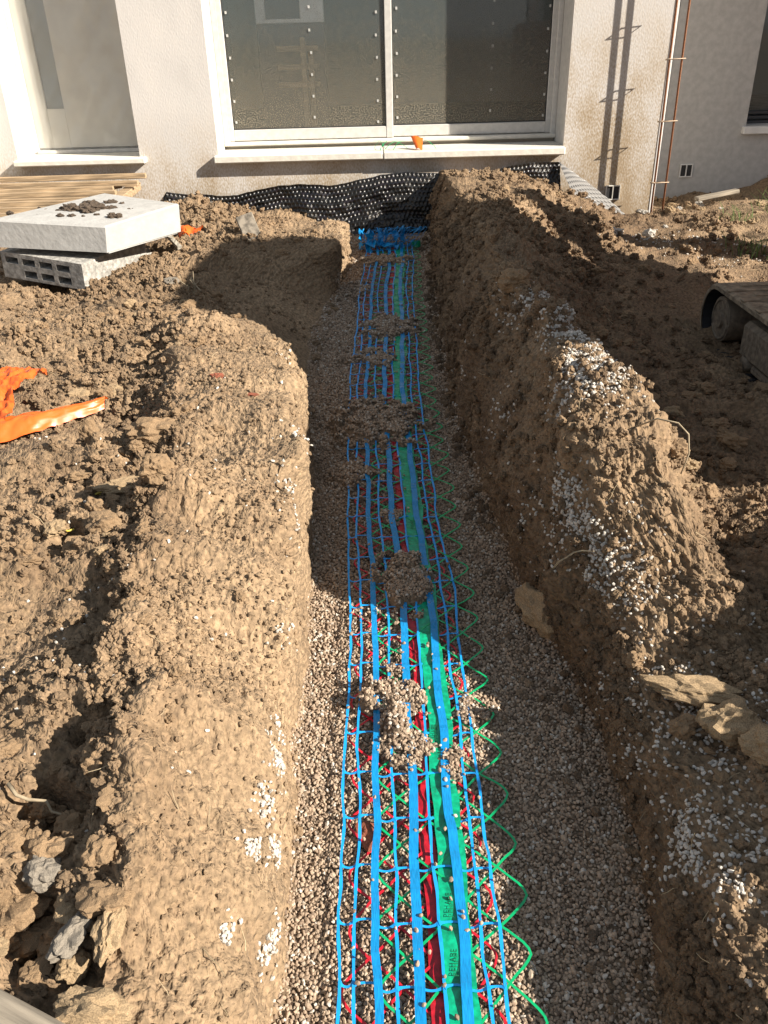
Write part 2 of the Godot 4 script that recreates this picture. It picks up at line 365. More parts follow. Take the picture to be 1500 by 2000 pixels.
func build_ground() -> void:
	n_large.seed = 11; n_large.frequency = 2.1; n_large.fractal_octaves = 3
	n_clod.seed = 23; n_clod.noise_type = FastNoiseLite.TYPE_CELLULAR; n_clod.frequency = 9.0; n_clod.fractal_octaves = 3; n_clod.fractal_gain = 0.55; n_clod.cellular_return_type = FastNoiseLite.RETURN_DISTANCE
	n_fine.seed = 37; n_fine.frequency = 38.0; n_fine.fractal_octaves = 3; n_fine.fractal_gain = 0.6
	n_tone.seed = 41; n_tone.frequency = 3.2; n_tone.fractal_octaves = 4
	var per_seg := [34, 46, 60, 66, 72, 48, 7, 46, 14, 46, 48, 46, 60, 56, 44]
	seg_start = PackedInt32Array([0])
	for n in per_seg:
		seg_start.append(seg_start[-1] + n)
	cols = seg_start[-1] + 1
	var z := 3.0
	while z > 0.25:
		row_z.append(z)
		z -= 0.12
	while z > -7.3:
		row_z.append(z)
		z -= 0.0046 * sqrt(z * z + 1.2)
	row_z.append(-7.3)
	var rows := row_z.size()
	var st := stations()
	var amp_large := [.05, .04, .05, .06, .055, .035, .004, .003, .003, .008, .03, .04, .045, .05, .05, .05]
	var amp_clod := [.03, .032, .045, .085, .024, .014, .004, .003, .003, .012, .028, .032, .028, .040, .045, .03]
	var amp_fine := [.008, .009, .010, .012, .009, .006, .003, .003, .003, .005, .008, .010, .012, .012, .010, .008]
	var dry := Vector3(.312, .213, .126)
	var tan_ := Vector3(.350, .245, .148)
	var moist := Vector3(.165, .106, .060)
	var bed := Vector3(.22, .165, .115)
	var tones := [dry, dry, dry, dry * .92, dry, tan_, tan_, bed, bed, moist, moist * 1.1, dry * .9, dry * .95, moist * 1.1, dry, dry]
	var hp := heaps()
	var base := PackedVector3Array()
	base.resize(rows * cols)
	for r in rows:
		z = row_z[r]
		var k := 0
		while k < st.size() - 2 and z < st[k + 1][0]:
			k += 1
		var t: float = clamp((z - st[k][0]) / (st[k + 1][0] - st[k][0]), 0.0, 1.0)
		var line := []
		var kx := []
		for i in 16:
			var p0 := Vector2(st[max(k - 1, 0)][1 + 2 * i], st[max(k - 1, 0)][2 + 2 * i])
			var p1 := Vector2(st[k][1 + 2 * i], st[k][2 + 2 * i])
			var p2 := Vector2(st[k + 1][1 + 2 * i], st[k + 1][2 + 2 * i])
			var p3 := Vector2(st[min(k + 2, st.size() - 1)][1 + 2 * i], st[min(k + 2, st.size() - 1)][2 + 2 * i])
			var p: Vector2
			if k == 0:
				p = p1.lerp(p2, t)
			else:
				var tt := t * t * (3.0 - 2.0 * t)
				p = p1.lerp(p2, lerp(t, tt, 0.5))
			var w: float = [0.0, .1, .08, .08, .09, .075, .026, 0.0, 0.0, .014, .04, .06, .07, .08, .1, 0.0][i]
			p.x += n_large.get_noise_2d(z * 1.6, i * 13.7) * w
			p.y += n_large.get_noise_2d(z * 1.6 + 50.0, i * 9.1) * w * 0.6
			kx.append(p)
		for s in 15:
			for j in per_seg[s]:
				var t2: float = float(j) / per_seg[s]
				if s == 0:
					t2 = 1.0 - pow(1.0 - t2, 2.0)
				elif s == 14:
					t2 = t2 * t2
				line.append(kx[s].lerp(kx[s + 1], t2))
		line.append(kx[15])
		for pass_ in 8:
			var prev: Vector2 = line[0]
			for c in range(1, cols - 1):
				var here: Vector2 = line[c]
				line[c] = (prev + here * 2.0 + line[c + 1]) * 0.25
				prev = here
		for c in cols:
			base[r * cols + c] = Vector3(line[c].x, line[c].y, z)
	gv.resize(rows * cols)
	gn.resize(rows * cols)
	var colors := PackedColorArray()
	colors.resize(rows * cols)
	for r in rows:
		var s := 0
		for c in cols:
			while s < 14 and c >= seg_start[s + 1]:
				s += 1
			var t: float = float(c - seg_start[s]) / per_seg[s]
			var i := r * cols + c
			var p := base[i]
			var dx := base[r * cols + min(c + 1, cols - 1)] - base[r * cols + max(c - 1, 0)]
			var dz := base[min(r + 1, rows - 1) * cols + c] - base[max(r - 1, 0) * cols + c]
			var nrm := dx.cross(dz).normalized()
			if nrm.y < -0.2:
				nrm = -nrm
			var al: float = lerp(amp_large[s], amp_large[s + 1], t)
			var ac: float = lerp(amp_clod[s], amp_clod[s + 1], t)
			var af: float = lerp(amp_fine[s], amp_fine[s + 1], t)
			var q := Vector3(p.x, p.y * 0.6, p.z)
			var clod := -n_clod.get_noise_3dv(q)
			var patch := n_large.get_noise_3d(p.x * 0.9 + 7.0, p.y, p.z * 0.9)
			var clump: float = clamp(0.6 + patch * 2.6, 0.08, 2.0)
			var d := al * n_large.get_noise_3dv(q) + ac * clump * (clod - 0.45) - 0.35 * ac * clump * n_clod.get_noise_3dv(q * 3.1) + (0.005 * n_fine.get_noise_3d(p.x * 1.3, p.y * 1.3, p.z * 0.12) if s == 4 or s == 5 or s == 9 or s == 10 else 0.0) + af * (1.5 * n_fine.get_noise_3dv(p) + 0.7 * n_fine.get_noise_3dv(p * 2.7))
			if s >= 6 and s <= 8:
				for h in hp:
					var e: float = pow((p.x - h[0]) / h[2], 2) + pow((p.z - h[1]) / h[3], 2)
					if e < 3.0:
						d += h[4] * clamp(1.0 - e * 0.8 - 1.5 * n_tone.get_noise_2d(p.x * 4.0, p.z * 4.0), 0.0, 0.8)
			for h in [[-.62, -1.0, .08, .12], [-.57, -.80, .065, .12], [-.56, -1.16, .045, .08], [-.66, -.80, .05, .08], [-.80, -1.80, .07, .07], [-.97, -2.36, .07, .06], [-.86, -3.02, .08, .06]]:
				var e2: float = ((p.x - h[0]) * (p.x - h[0]) + (p.z - h[1]) * (p.z - h[1])) / (h[2] * h[2])
				if e2 < 2.5:
					d -= h[3] * clamp(1.15 - e2 + 1.2 * n_tone.get_noise_2d(p.x * 3.0, p.z * 3.0), 0.0, 1.0)
			gv[i] = p + nrm * d
			var tone: Vector3 = tones[s].lerp(tones[s + 1], t)
			var n := n_tone.get_noise_3dv(p)
			tone = tone.lerp(tan_ if n > 0 else moist, clamp(abs(n) * 0.9, 0.0, 0.6))
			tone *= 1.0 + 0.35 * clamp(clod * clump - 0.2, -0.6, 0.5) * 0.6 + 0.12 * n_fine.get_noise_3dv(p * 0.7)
			colors[i] = Color(tone.x, tone.y, tone.z)
	var idx := PackedInt32Array()
	idx.resize((rows - 1) * (cols - 1) * 6)
	var m := 0
	for r in rows - 1:
		for c in cols - 1:
			var a := r * cols + c
			idx[m] = a; idx[m + 1] = a + cols; idx[m + 2] = a + 1
			idx[m + 3] = a + 1; idx[m + 4] = a + cols; idx[m + 5] = a + cols + 1
			m += 6
	for r in rows:
		for c in cols:
			var e1 := gv[r * cols + min(c + 1, cols - 1)] - gv[r * cols + max(c - 1, 0)]
			var e2 := gv[min(r + 1, rows - 1) * cols + c] - gv[max(r - 1, 0) * cols + c]
			gn[r * cols + c] = e1.cross(e2).normalized()
	gc = colors
	var arrays := []
	arrays.resize(Mesh.ARRAY_MAX)
	arrays[Mesh.ARRAY_VERTEX] = gv
	arrays[Mesh.ARRAY_NORMAL] = gn
	arrays[Mesh.ARRAY_COLOR] = colors
	arrays[Mesh.ARRAY_INDEX] = idx
	var mesh := ArrayMesh.new()
	mesh.add_surface_from_arrays(Mesh.PRIMITIVE_TRIANGLES, arrays)
	var g := put("ground", mesh, mats.soil)
	structure(g)
	tag(g, "brown clay ground with a gravel bedded trench between two spoil banks", "ground")
	# the rest of the plot, out to the horizon
	var plane := flat()
	plane.set_color(Color(.30, .22, .14))
	var y := 0.28
	for q in [[-400.0, -9.0, -7.3, 3.0], [9.0, 400.0, -7.3, 3.0], [-400.0, 400.0, 3.0, 400.0], [-400.0, 400.0, -400.0, -7.3]]:
		quad(plane, Vector3(q[0], y, q[2]), Vector3(q[1], y, q[2]), Vector3(q[1], y, q[3]), Vector3(q[0], y, q[3]), Vector3(0, -5000, 0))
	var far := structure(obj("terrain", plane, mats.soil))
	tag(far, "flat bare earth of the plot around the works", "ground")

func row_of(z: float) -> int:
	var lo := 0
	var hi := row_z.size() - 1
	while hi - lo > 1:
		var mid := (lo + hi) / 2
		if row_z[mid] > z:
			lo = mid
		else:
			hi = mid
	return lo

func top(x: float, z: float) -> Vector3:
	# the highest point of the ground over (x, z)
	var r := row_of(z)
	var best := -9.0
	for c in cols - 1:
		var a := gv[r * cols + c]
		var b := gv[r * cols + c + 1]
		if (a.x <= x) != (b.x <= x):
			best = max(best, lerp(a.y, b.y, (x - a.x) / (b.x - a.x)))
	return Vector3(x, best, z)

func lean(n: Vector3, turn: float) -> Basis:
	# an upright basis leant to the normal N and turned round it
	var side := n.cross(Vector3(0.31, 0.2, 0.93)).normalized()
	return Basis(side, n, side.cross(n)) * Basis(Vector3.UP, turn)

func any_turn() -> Basis:
	return Basis(Quaternion(rng.randfn(), rng.randfn(), rng.randfn(), rng.randfn()).normalized())

func build_gravel() -> void:
	rng.seed = 77
	var kinds := [stone(1, 0.1, 1.0, 1, Vector3(1.2, 0.75, 0.95), 6), stone(1, 0.3, 1.4, 2, Vector3(1.3, 0.7, 0.9), 8), stone(1, 0.25, 1.4, 3, Vector3(1.05, 0.85, 0.75), 10)]
	var places := [[], [], []]
	var tints := [[], [], []]
	var z := 0.1
	while z > -6.1:
		var step: float = 0.0060 + 0.0011 * max(0.0, -z - 1.0)
		var r := row_of(z)
		var c := seg_start[6] - 2
		var end := seg_start[9] + 7
		var x: float = gv[r * cols + c].x
		while c < end:
			while c < end and gv[r * cols + c + 1].x < x:
				c += 1
			if c >= end:
				break
			var a := gv[r * cols + c]
			var b := gv[r * cols + c + 1]
			var y: float = lerp(a.y, b.y, clamp((x - a.x) / max(0.0001, b.x - a.x), 0.0, 1.0))
			var size: float = rng.randf_range(0.0030, 0.0056) * (1.0 + 0.10 * max(0.0, -z - 1.5))
			if rng.randf() < 0.03:
				size *= 1.5
			var k := rng.randi() % 3
			places[k].append(Transform3D(any_turn().scaled(Vector3.ONE * size), Vector3(x + rng.randf_range(-.003, .003), y + rng.randf_range(-0.001, 0.006), z + rng.randf_range(-.004, .004))))
			tints[k].append(gravel_tint())
			x += step * rng.randf_range(0.75, 1.25)
		z -= step
	for h in heaps():
		var near := near_vertices(Vector3(h[0], floor_y(h[1]) + 0.02, h[1]), max(h[2], h[3]) * 1.25)
		for i in int(h[2] * h[3] * 90000.0):
			var k: int = near[rng.randi() % near.size()]
			var e: float = pow((gv[k].x - h[0]) / h[2], 2) + pow((gv[k].z - h[1]) / h[3], 2)
			if e > 1.5 + rng.randf() * 1.2 or gv[k].x < -.24:
				continue
			var size: float = rng.randf_range(0.0034, 0.0058) * (1.0 + 0.10 * max(0.0, -h[1] - 1.5))
			var kind := rng.randi() % 3
			places[kind].append(Transform3D(any_turn().scaled(Vector3.ONE * size), gv[k] + gn[k] * rng.randf_range(0.0, 0.006) + Vector3(rng.randf_range(-.004, .004), 0, rng.randf_range(-.004, .004))))
			tints[kind].append(gravel_tint())
	# single stones thrown onto the nets
	for i in 420:
		var zz := rng.randf_range(-5.2, -0.7)
		var size := rng.randf_range(0.003, 0.0055)
		var xx := net_center(zz) + rng.randf_range(-.16, .18)
		places[0].append(Transform3D(any_turn().scaled(Vector3.ONE * size), Vector3(xx, floor_y(zz) + 0.030 + size * 0.5, zz)))
		tints[0].append(gravel_tint())
	for k in 3:
		scatter("gravel", kinds[k], mats.pebble, places[k], tints[k], "crushed pinkish brown gravel bedding the trench floor", "gravel")

func gravel_tint() -> Color:
	var t := rng.randf()
	var v := rng.randf_range(0.75, 1.2)
	if t < 0.62:
		return Color(.37 * v, .275 * v, .195 * v)
	if t < 0.80:
		return Color(.42 * v, .335 * v, .25 * v)
	if t < 0.92:
		return Color(.20 * v, .142 * v, .098 * v)
	return Color(.55, .50, .43)

# ---------------------------------------------------------------- warning nets
func net_center(z: float) -> float:
	var k := [[0.5, .045], [-.8, .0445], [-1.9, .0455], [-2.4, .027], [-3.2, .016], [-4.5, .042], [-5.45, .082], [-6.2, .10]]
	for i in k.size() - 1:
		if z <= k[i][0] and z >= k[i + 1][0]:
			return lerp(k[i][1], k[i + 1][1], smoothstep(0.0, 1.0, (z - k[i][0]) / (k[i + 1][0] - k[i][0])))
	return .045

func sway(z: float, seed_: float, amount: float) -> float:
	return n_large.get_noise_2d(z * 1.3, seed_) * amount

func build_nets() -> void:
	# red net, lowest
	diamond_net("red_warning_net", "red diamond warning net with a solid strip lowest in the trench", 0.012, 0.305, 0.0135, 0.0050, mats.red_thin, mats.red, 0.05, 0.028, 0.032, 3.1)
	var g := diamond_net("green_warning_net", "green diamond warning net with a solid strip lying under the blue net", 0.077, 0.31, 0.0225, 0.0050, mats.green_thin, mats.green, 0.035, 0.0705, 0.057, 8.2)
	var font := SystemFont.new()
	font.font_names = PackedStringArray(["Droid Sans"])
	for spot in [-0.88, -0.99, -1.42, -2.3]:
		var tm := TextMesh.new()
		tm.text = "PEHABE"
		tm.font = font
		tm.font_size = 24
		tm.pixel_size = 0.00062
		tm.depth = 0.0004
		put("lettering", tm, mats.ink, g, Transform3D(Basis(Vector3.UP, PI / 2) * Basis(Vector3.RIGHT, -PI / 2), Vector3(net_center(spot) + 0.062, floor_y(spot) + 0.0290, spot)))
	# blue net on top: nine strands along, three of them wide tapes, and cross strands
	var b := thing("blue_warning_net", "blue warning net with three wide tapes along the trench, gravel thrown over it", "warning net")
	var across := [-.15, -.118, -.080, -.043, 0.0, .039, .081, .118, .15]
	for i in 9:
		var wide: bool = i in [2, 4, 6]
		var st := flat()
		var path := []
		var widths := []
		var z := 0.3
		while z > -5.66:
			var lift := 0.0270 + 0.005 * n_large.get_noise_2d(z * 5.0, i * 3.0) + (0.004 if wide else 0.0) + 0.0025 * sin(z * 52.0 + i)
			path.append(Vector3(net_center(z) + across[i] + sway(z, i * 5.0, 0.009), floor_y(z) + lift, z))
			widths.append((0.0195 if i != 2 else 0.0155) if wide else 0.0052 + 0.002 * pow(abs(sin((z + 0.865) / 0.1165 * PI)), 6.0))
			z -= 0.012 if wide else 0.0145
		ribbon(st, path, widths, 0.0012)
		obj("tape" if wide else "strand", st, mats.blue if wide else mats.blue_thin, b)
	var zc := 0.2
	var row := 0
	while zc > -5.75:
		for part in [[0, 3], [2, 7], [6, 9]]:
			var st := flat()
			for i in range(part[0], part[1] - 1):
				if part[0] == 2 and i == 2 and false:
					continue
				var path := []
				var widths := []
				for j in 9:
					var t := j / 8.0
					var zz: float = zc + [0.0, 0.01, 0.014][0 if part[0] == 0 else (1 if part[0] == 2 else 2)] + 0.004 * sin(t * PI) * (1 if i % 2 == 0 else -1)
					var xa: float = net_center(zz) + across[i] + sway(zz, i * 5.0, 0.009)
					var xb: float = net_center(zz) + across[i + 1] + sway(zz, (i + 1) * 5.0, 0.009)
					path.append(Vector3(lerp(xa, xb, t), floor_y(zz) + 0.0265 + 0.004 * n_large.get_noise_2d(zz * 5.0, i * 3.0) - 0.003 * sin(t * PI), zz))
					widths.append(0.0042 + 0.008 * pow(abs(2.0 * t - 1.0), 5.0))
				ribbon(st, path, widths, 0.0011)
			obj("cross_strand", st, mats.blue_thin, b)
		zc -= 0.1165
		row += 1
	# the crumpled end of the roll
	var coil := flat()
	rng.seed = 5
	for k in 9:
		var path := []
		var r0 := rng.randf_range(0.05, 0.085)
		var xx := -0.10 + k * 0.038
		for j in 15:
			var a := PI * 1.5 * j / 14.0 - 0.6
			path.append(Vector3(xx + 0.05 * sin(a) + rng.randf_range(-.006, .006) + 0.08, floor_y(-5.62) + 0.075 + r0 * sin(a) * 0.8, -5.62 - r0 * cos(a) + rng.randf_range(-.006, .006)))
		ribbon(coil, path, [0.02 if k % 3 == 1 else 0.007], 0.0012, Vector3.RIGHT)
	for k in 8:
		var a := PI * 1.5 * k / 7.0 - 0.6
		var path := []
		for j in 12:
			path.append(Vector3(-0.06 + j * 0.03 + 0.05 * sin(a), floor_y(-5.62) + 0.075 + 0.058 * sin(a) + rng.randf_range(-.006, .006), -5.62 - 0.07 * cos(a) + rng.randf_range(-.008, .008)))
		ribbon(coil, path, [0.007], 0.0012)
	var crumple := []
	for j in 9:
		crumple.append(Vector3(-0.105 + j * 0.024, floor_y(-5.55) + 0.055 + rng.randf_range(-.02, .03), -5.54 + rng.randf_range(-.03, .03)))
	ribbon(coil, crumple, [0.075, 0.06, 0.085], 0.0015)
	obj("rolled_end", coil, mats.blue, b)
	var heap := func(u: float, v: float) -> Vector3:
		var x: float = lerp(-.11, .20, u)
		var z: float = -5.50 - .26 * v
		var y: float = floor_y(-5.6) + .02 + .105 * sin(v * PI * 0.9) * (0.75 + 0.5 * n_tone.get_noise_2d(u * 1.2, v * 1.2)) + .05 * n_fine.get_noise_2d(u * 0.22, v * 0.2)
		return Vector3(x + .03 * n_fine.get_noise_2d(v * 0.3, u * 0.2), y, z + .04 * n_fine.get_noise_2d(u * 0.2 + 3.0, v * 0.2))
	for k in 7:
		var cr := flat()
		var lo: float = [0.0, .16, .25, .41, .55, .74, .90][k]
		var wd: float = [.03, .07, .02, .06, .02, .07, .02][k]
		for j in 24:
			var a0: Vector3 = heap.call(lo, j / 24.0); var a1: Vector3 = heap.call(lo + wd, j / 24.0)
			var b0: Vector3 = heap.call(lo, (j + 1) / 24.0); var b1: Vector3 = heap.call(lo + wd, (j + 1) / 24.0)
			quad(cr, a0, a1, b1, b0, a0 - Vector3(0, 9, 0))
		obj("crumpled_tape", cr, mats.blue, b)
	for k in 6:
		var cr := flat()
		var path := []
		for j in 20:
			path.append(heap.call(j / 19.0, 0.1 + k * 0.16) + Vector3(0, .004, 0))
		ribbon(cr, path, [.007], .0012)
		obj("crumpled_strand", cr, mats.blue_thin, b)
	var loop := flat()
	var lp := []
	for j in 17:
		var a := TAU * j / 16.0
		lp.append(Vector3(0.262 + 0.03 * cos(a), floor_y(-5.6) + 0.035 + 0.006 * sin(a), -5.60 + 0.03 * sin(a)))
	ribbon(loop, lp, [0.04], 0.0012, Vector3(0.3, 0.2, 1))
	obj("strip_loop", loop, mats.green, g)

func diamond_net(called: String, label: String, mid: float, wide: float, lift: float, w: float, thin: Material, band: Material, bow: float, strip_at: float, strip_w: float, seed_: float) -> Node3D:
	var o := thing(called, label, "warning net")
	var pitch := 0.117
	for k in 5:
		var st := flat()
		var path := []
		var z := 0.3
		while z > -5.7:
			var ph := fposmod((z + k * pitch + 0.018) / (5.0 * pitch), 1.0)
			var f: float = 1.0 - abs(2.0 * ph - 1.0)         # 0 at one edge, 1 at the other
			f = f * 2.0 - 1.0
			var edge: float = clamp((abs(f) - 0.82) / 0.18, 0.0, 1.0)
			f = sign(f) * (abs(f) - edge * edge * (0.03 + bow))
			var x: float = net_center(z) * 0.6 + 0.018 + mid - 0.012 + f * wide * 0.5 + sway(z, seed_ + k, 0.012)
			path.append(Vector3(x, floor_y(z) + lift + 0.005 * n_large.get_noise_3d(x * 3.0, seed_, z * 3.0), z + 0.01 * n_large.get_noise_2d(z * 3.0, seed_ + k * 7.0)))
			z -= 0.0117
		ribbon(st, path, [w], 0.001)
		obj("strand", st, thin, o)
	var strip := flat()
	var sp := []
	var sw := []
	var z := 0.3
	while z > -5.6:
		sp.append(Vector3(net_center(z) + strip_at + sway(z, seed_ * 2.0, 0.012), floor_y(z) + lift + 0.002 + 0.004 * n_large.get_noise_2d(z * 6.0, seed_) + 0.0022 * sin(z * 60.0), z))
		sw.append(strip_w * (1.0 + 0.06 * n_large.get_noise_2d(z * 6.0, seed_ + 20.0)))
		z -= 0.012
	ribbon(strip, sp, sw, 0.0008)
	obj("strip", strip, band, o)
	return o

# ---------------------------------------------------------------- the house
const FRONT := -6.2
const BACK := -6.56

func dirt_noise(w: int, h: int, freq: float, seed_: int, oct: int) -> PackedByteArray:
	var n := FastNoiseLite.new()
	n.seed = seed_
	n.frequency = freq
	n.fractal_octaves = oct
	var img := n.get_image(w, h, false, false, true)
	img.convert(Image.FORMAT_L8)
	return img.get_data()

func wall_texture() -> ImageTexture:
	# white render, splashed with mud from below: x -2.75..2.1, y 0.2..2.0
	var w := 1456
	var h := 540
	var fine := dirt_noise(w, h, 0.27, 3, 3)
	var soft := dirt_noise(w, h, 0.012, 4, 5)
	var b := PackedByteArray()
	b.resize(w * h * 3)
	for j in h:
		var y := 2.0 - 1.8 * j / h
		for i in w:
			var x := -2.75 + 4.85 * i / w
			var reach: float = 1.0 if x < 1.0 else 1.25
			if x > 1.2:
				reach = 1.5
			var d: float = clamp((reach - y) / (reach - 0.45), 0.0, 1.0)
			d = pow(d, 1.5) * (0.88 if x > 1.2 else 0.85)
			var k := j * w + i
			var f := fine[k] / 255.0
			var s := soft[k] / 255.0
			var a: float = clamp(d * 1.25 + (f - 0.5) * 1.3 * min(1.0, d * 3.0) + (s - 0.5) * 1.0 * min(1.0, d * 3.0 + 0.1), 0.0, 1.0)
			var g: float = 0.96 + 0.08 * (s - 0.5)
			b[3 * k] = int(255.0 * lerp(0.80 * g, 0.575, a))
			b[3 * k + 1] = int(255.0 * lerp(0.785 * g, 0.505, a))
			b[3 * k + 2] = int(255.0 * lerp(0.77 * g, 0.41, a))
	return ImageTexture.create_from_image(Image.create_from_data(w, h, false, Image.FORMAT_RGB8, b))

func dust_texture() -> ImageTexture:
	var w := 900
	var h := 720
	var fine := dirt_noise(w, h, 0.13, 13, 4)
	var soft := dirt_noise(w, h, 0.02, 14, 4)
	var b := PackedByteArray()
	b.resize(w * h * 4)
	for j in h:
		var low := float(j) / h          # 0 at the top
		for i in w:
			var k := j * w + i
			var f := fine[k] / 255.0
			var s := soft[k] / 255.0
			var d := smoothstep(0.12, 1.0, low)
			var a: float = clamp(-0.03 + d * 0.43 + (f - 0.5) * (0.25 + d * 1.6) + (s - 0.5) * 0.2, 0.01, 0.93)
			b[4 * k] = 130; b[4 * k + 1] = 122; b[4 * k + 2] = 107
			b[4 * k + 3] = int(a * 255.0)
	return ImageTexture.create_from_image(Image.create_from_data(w, h, false, Image.FORMAT_RGBA8, b))

func wall_cells(st: SurfaceTool, xs: Array, ys: Array, holes: Array, z0: float) -> void:
	# the front face (with UVs over the dirt picture) of a wall with openings, and the openings' reveals
	for i in xs.size() - 1:
		for j in ys.size() - 1:
			var c := Vector2((xs[i] + xs[i + 1]) / 2.0, (ys[j] + ys[j + 1]) / 2.0)
			var open := false
			for h in holes:
				if c.x > h[0] and c.x < h[1] and c.y > h[2] and c.y < h[3]:
					open = true
			if open:
				continue
			var p := [Vector3(xs[i], ys[j], z0), Vector3(xs[i], ys[j + 1], z0), Vector3(xs[i + 1], ys[j + 1], z0), Vector3(xs[i + 1], ys[j], z0)]
			for k in [0, 1, 2, 0, 2, 3]:
				uv_vertex(st, p[k])

func wall_reveals(st: SurfaceTool, holes: Array, z0: float, z1: float) -> void:
	for h in holes:
		for s in [[h[0], h[2], h[0], h[3]], [h[1], h[2], h[1], h[3]], [h[0], h[2], h[1], h[2]], [h[0], h[3], h[1], h[3]]]:
			var mid := Vector3((h[0] + h[1]) / 2.0, (h[2] + h[3]) / 2.0, (z0 + z1) / 2.0)
			var a := Vector3(s[0], s[1], z0)
			var b := Vector3(s[2], s[3], z0)
			var c := Vector3(s[2], s[3], z1)
			var d := Vector3(s[0], s[1], z1)
			for t in [[a, b, c], [a, c, d]]:
				var towards: bool = (t[1] - t[0]).cross(t[2] - t[0]).dot(mid - t[0]) > 0.0
				for k in ([0, 2, 1] if towards else [0, 1, 2]):
					uv_vertex(st, t[k])

func uv_vertex(st: SurfaceTool, p: Vector3) -> void:
	st.set_uv(Vector2((p.x + 2.75) / 4.85, clamp((2.0 - p.y) / 1.8, 0.003, 0.997)))
	st.add_vertex(p)

func build_house() -> void:
	var house := thing("house", "white rendered house with a large sliding window and mud splashed walls", "house")
	var win := [-1.085, 1.318, 0.80, 2.95]
	var door := [-2.48, -1.631, 0.80, 2.95]
	var wm := material(Color.WHITE, 0.95)
	wm.albedo_texture = wall_texture()
	wm.texture_repeat = false
	var bumps := FastNoiseLite.new()
	bumps.seed = 6; bumps.frequency = 0.27; bumps.fractal_octaves = 2
	var bi := bumps.get_image(1456, 540, false, false, true)
	wm.heightmap_enabled = true
	wm.heightmap_texture = ImageTexture.create_from_image(bi)
	wm.heightmap_scale = 0.10
	var st := flat()
	wall_cells(st, [-2.64, door[0], door[1], win[0], win[1], 1.995], [-0.3, 0.80, 2.95, 3.6], [win, door], FRONT)
	obj("front_wall", st, wm, house)
	st = flat()
	wall_reveals(st, [win, door], FRONT, BACK)
	obj("reveal", st, mats.plaster, house)
	var side := flat()
	quad(side, Vector3(1.995, -0.3, FRONT), Vector3(1.995, 3.6, FRONT), Vector3(1.995, 3.6, -7.1), Vector3(1.995, -0.3, -7.1), Vector3(0, 1, -6.6))
	obj("side_wall", side, mats.plaster, house)
	var ret := flat()
	box_between(ret, Vector3(-3.0, -0.3, -6.9), Vector3(-2.64, 3.6, -5.97), 0.003)
	obj("return_wall", ret, mats.plaster, house)
	var rec := flat()
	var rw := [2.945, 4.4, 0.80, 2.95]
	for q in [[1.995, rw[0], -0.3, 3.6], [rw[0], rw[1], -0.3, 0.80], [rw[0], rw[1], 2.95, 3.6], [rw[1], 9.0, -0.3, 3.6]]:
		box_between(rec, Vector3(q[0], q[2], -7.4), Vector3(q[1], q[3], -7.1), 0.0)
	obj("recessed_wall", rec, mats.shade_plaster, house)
	var wing := flat()
	box_between(wing, Vector3(4.5, -0.3, -7.09), Vector3(9.0, 3.6, -5.7), 0.003)
	obj("wing", wing, mats.plaster, house)
	var corner := flat()
	box_between(corner, Vector3(1.972, -0.3, FRONT - 0.02), Vector3(2.0, 3.6, FRONT + 0.004), 0.003)
	obj("corner_bead", corner, mats.white_paint, house)
	var roof := flat()
	box_between(roof, Vector3(-3.2, 3.6, -12.0), Vector3(9.0, 3.75, -5.9), 0.01)
	obj("roof", roof, mats.white_paint, house)
	# rooms behind the glass
	var room := flat()
	box_between(room, Vector3(-3.0, 3.3, -11.5), Vector3(9.0, 3.4, BACK - 0.02), 0.0)
	box_between(room, Vector3(-3.0, 0.4, -11.7), Vector3(9.0, 3.4, -11.5), 0.0)
	box_between(room, Vector3(-1.85, 0.79, -11.5), Vector3(-1.7, 3.3, -6.8), 0.0)
	box_between(room, Vector3(2.3, 0.79, -11.5), Vector3(2.4, 3.3, -7.4), 0.0)
	box_between(room, Vector3(8.9, 0.79, -11.5), Vector3(9.0, 3.3, -7.4), 0.0)
	box_between(room, Vector3(-3.0, 0.79, -11.5), Vector3(-2.9, 3.3, -6.9), 0.0)
	box_between(room, Vector3(1.995, 0.79, -7.4), Vector3(2.3, 3.3, -7.1), 0.0)
	obj("room_walls", room, mats.room, house)
	var fl := flat()
	box_between(fl, Vector3(-3.0, 0.4, -11.5), Vector3(9.0, 0.785, -7.41), 0.0)
	box_between(fl, Vector3(-3.0, 0.4, -7.4), Vector3(1.99, 0.783, BACK - 0.01), 0.0)
	obj("room_floor", fl, mats.screed, house)
	# sliding window
	var wz := BACK + 0.02
	var w := Node3D.new()
	w.name = "sliding_window"
	house.add_child(w)
	var fr := flat()
	box_between(fr, Vector3(win[0], 0.86, wz - 0.06), Vector3(win[0] + 0.045, 2.95, wz + 0.03))
	box_between(fr, Vector3(win[1] - 0.035, 0.86, wz - 0.06), Vector3(win[1], 2.95, wz + 0.03))
	box_between(fr, Vector3(win[0], 2.89, wz - 0.06), Vector3(win[1], 2.95, wz + 0.032))
	obj("frame", fr, mats.alu, w)
	var tr := flat()
	box_between(tr, Vector3(win[0], 0.845, wz - 0.07), Vector3(win[1], 0.872, wz + 0.055), 0.006)
	obj("track", tr, mats.sill, w)
	var dk := flat()
	box_between(dk, Vector3(win[0] + 0.003, 0.79, wz - 0.07), Vector3(win[1] - 0.003, 0.845, wz + 0.012), 0.002)
	obj("track_base", dk, mats.alu_dark, w)
	var dust := material(Color.WHITE, 1.0)
	dust.albedo_texture = dust_texture()
	dust.transparency = BaseMaterial3D.TRANSPARENCY_ALPHA
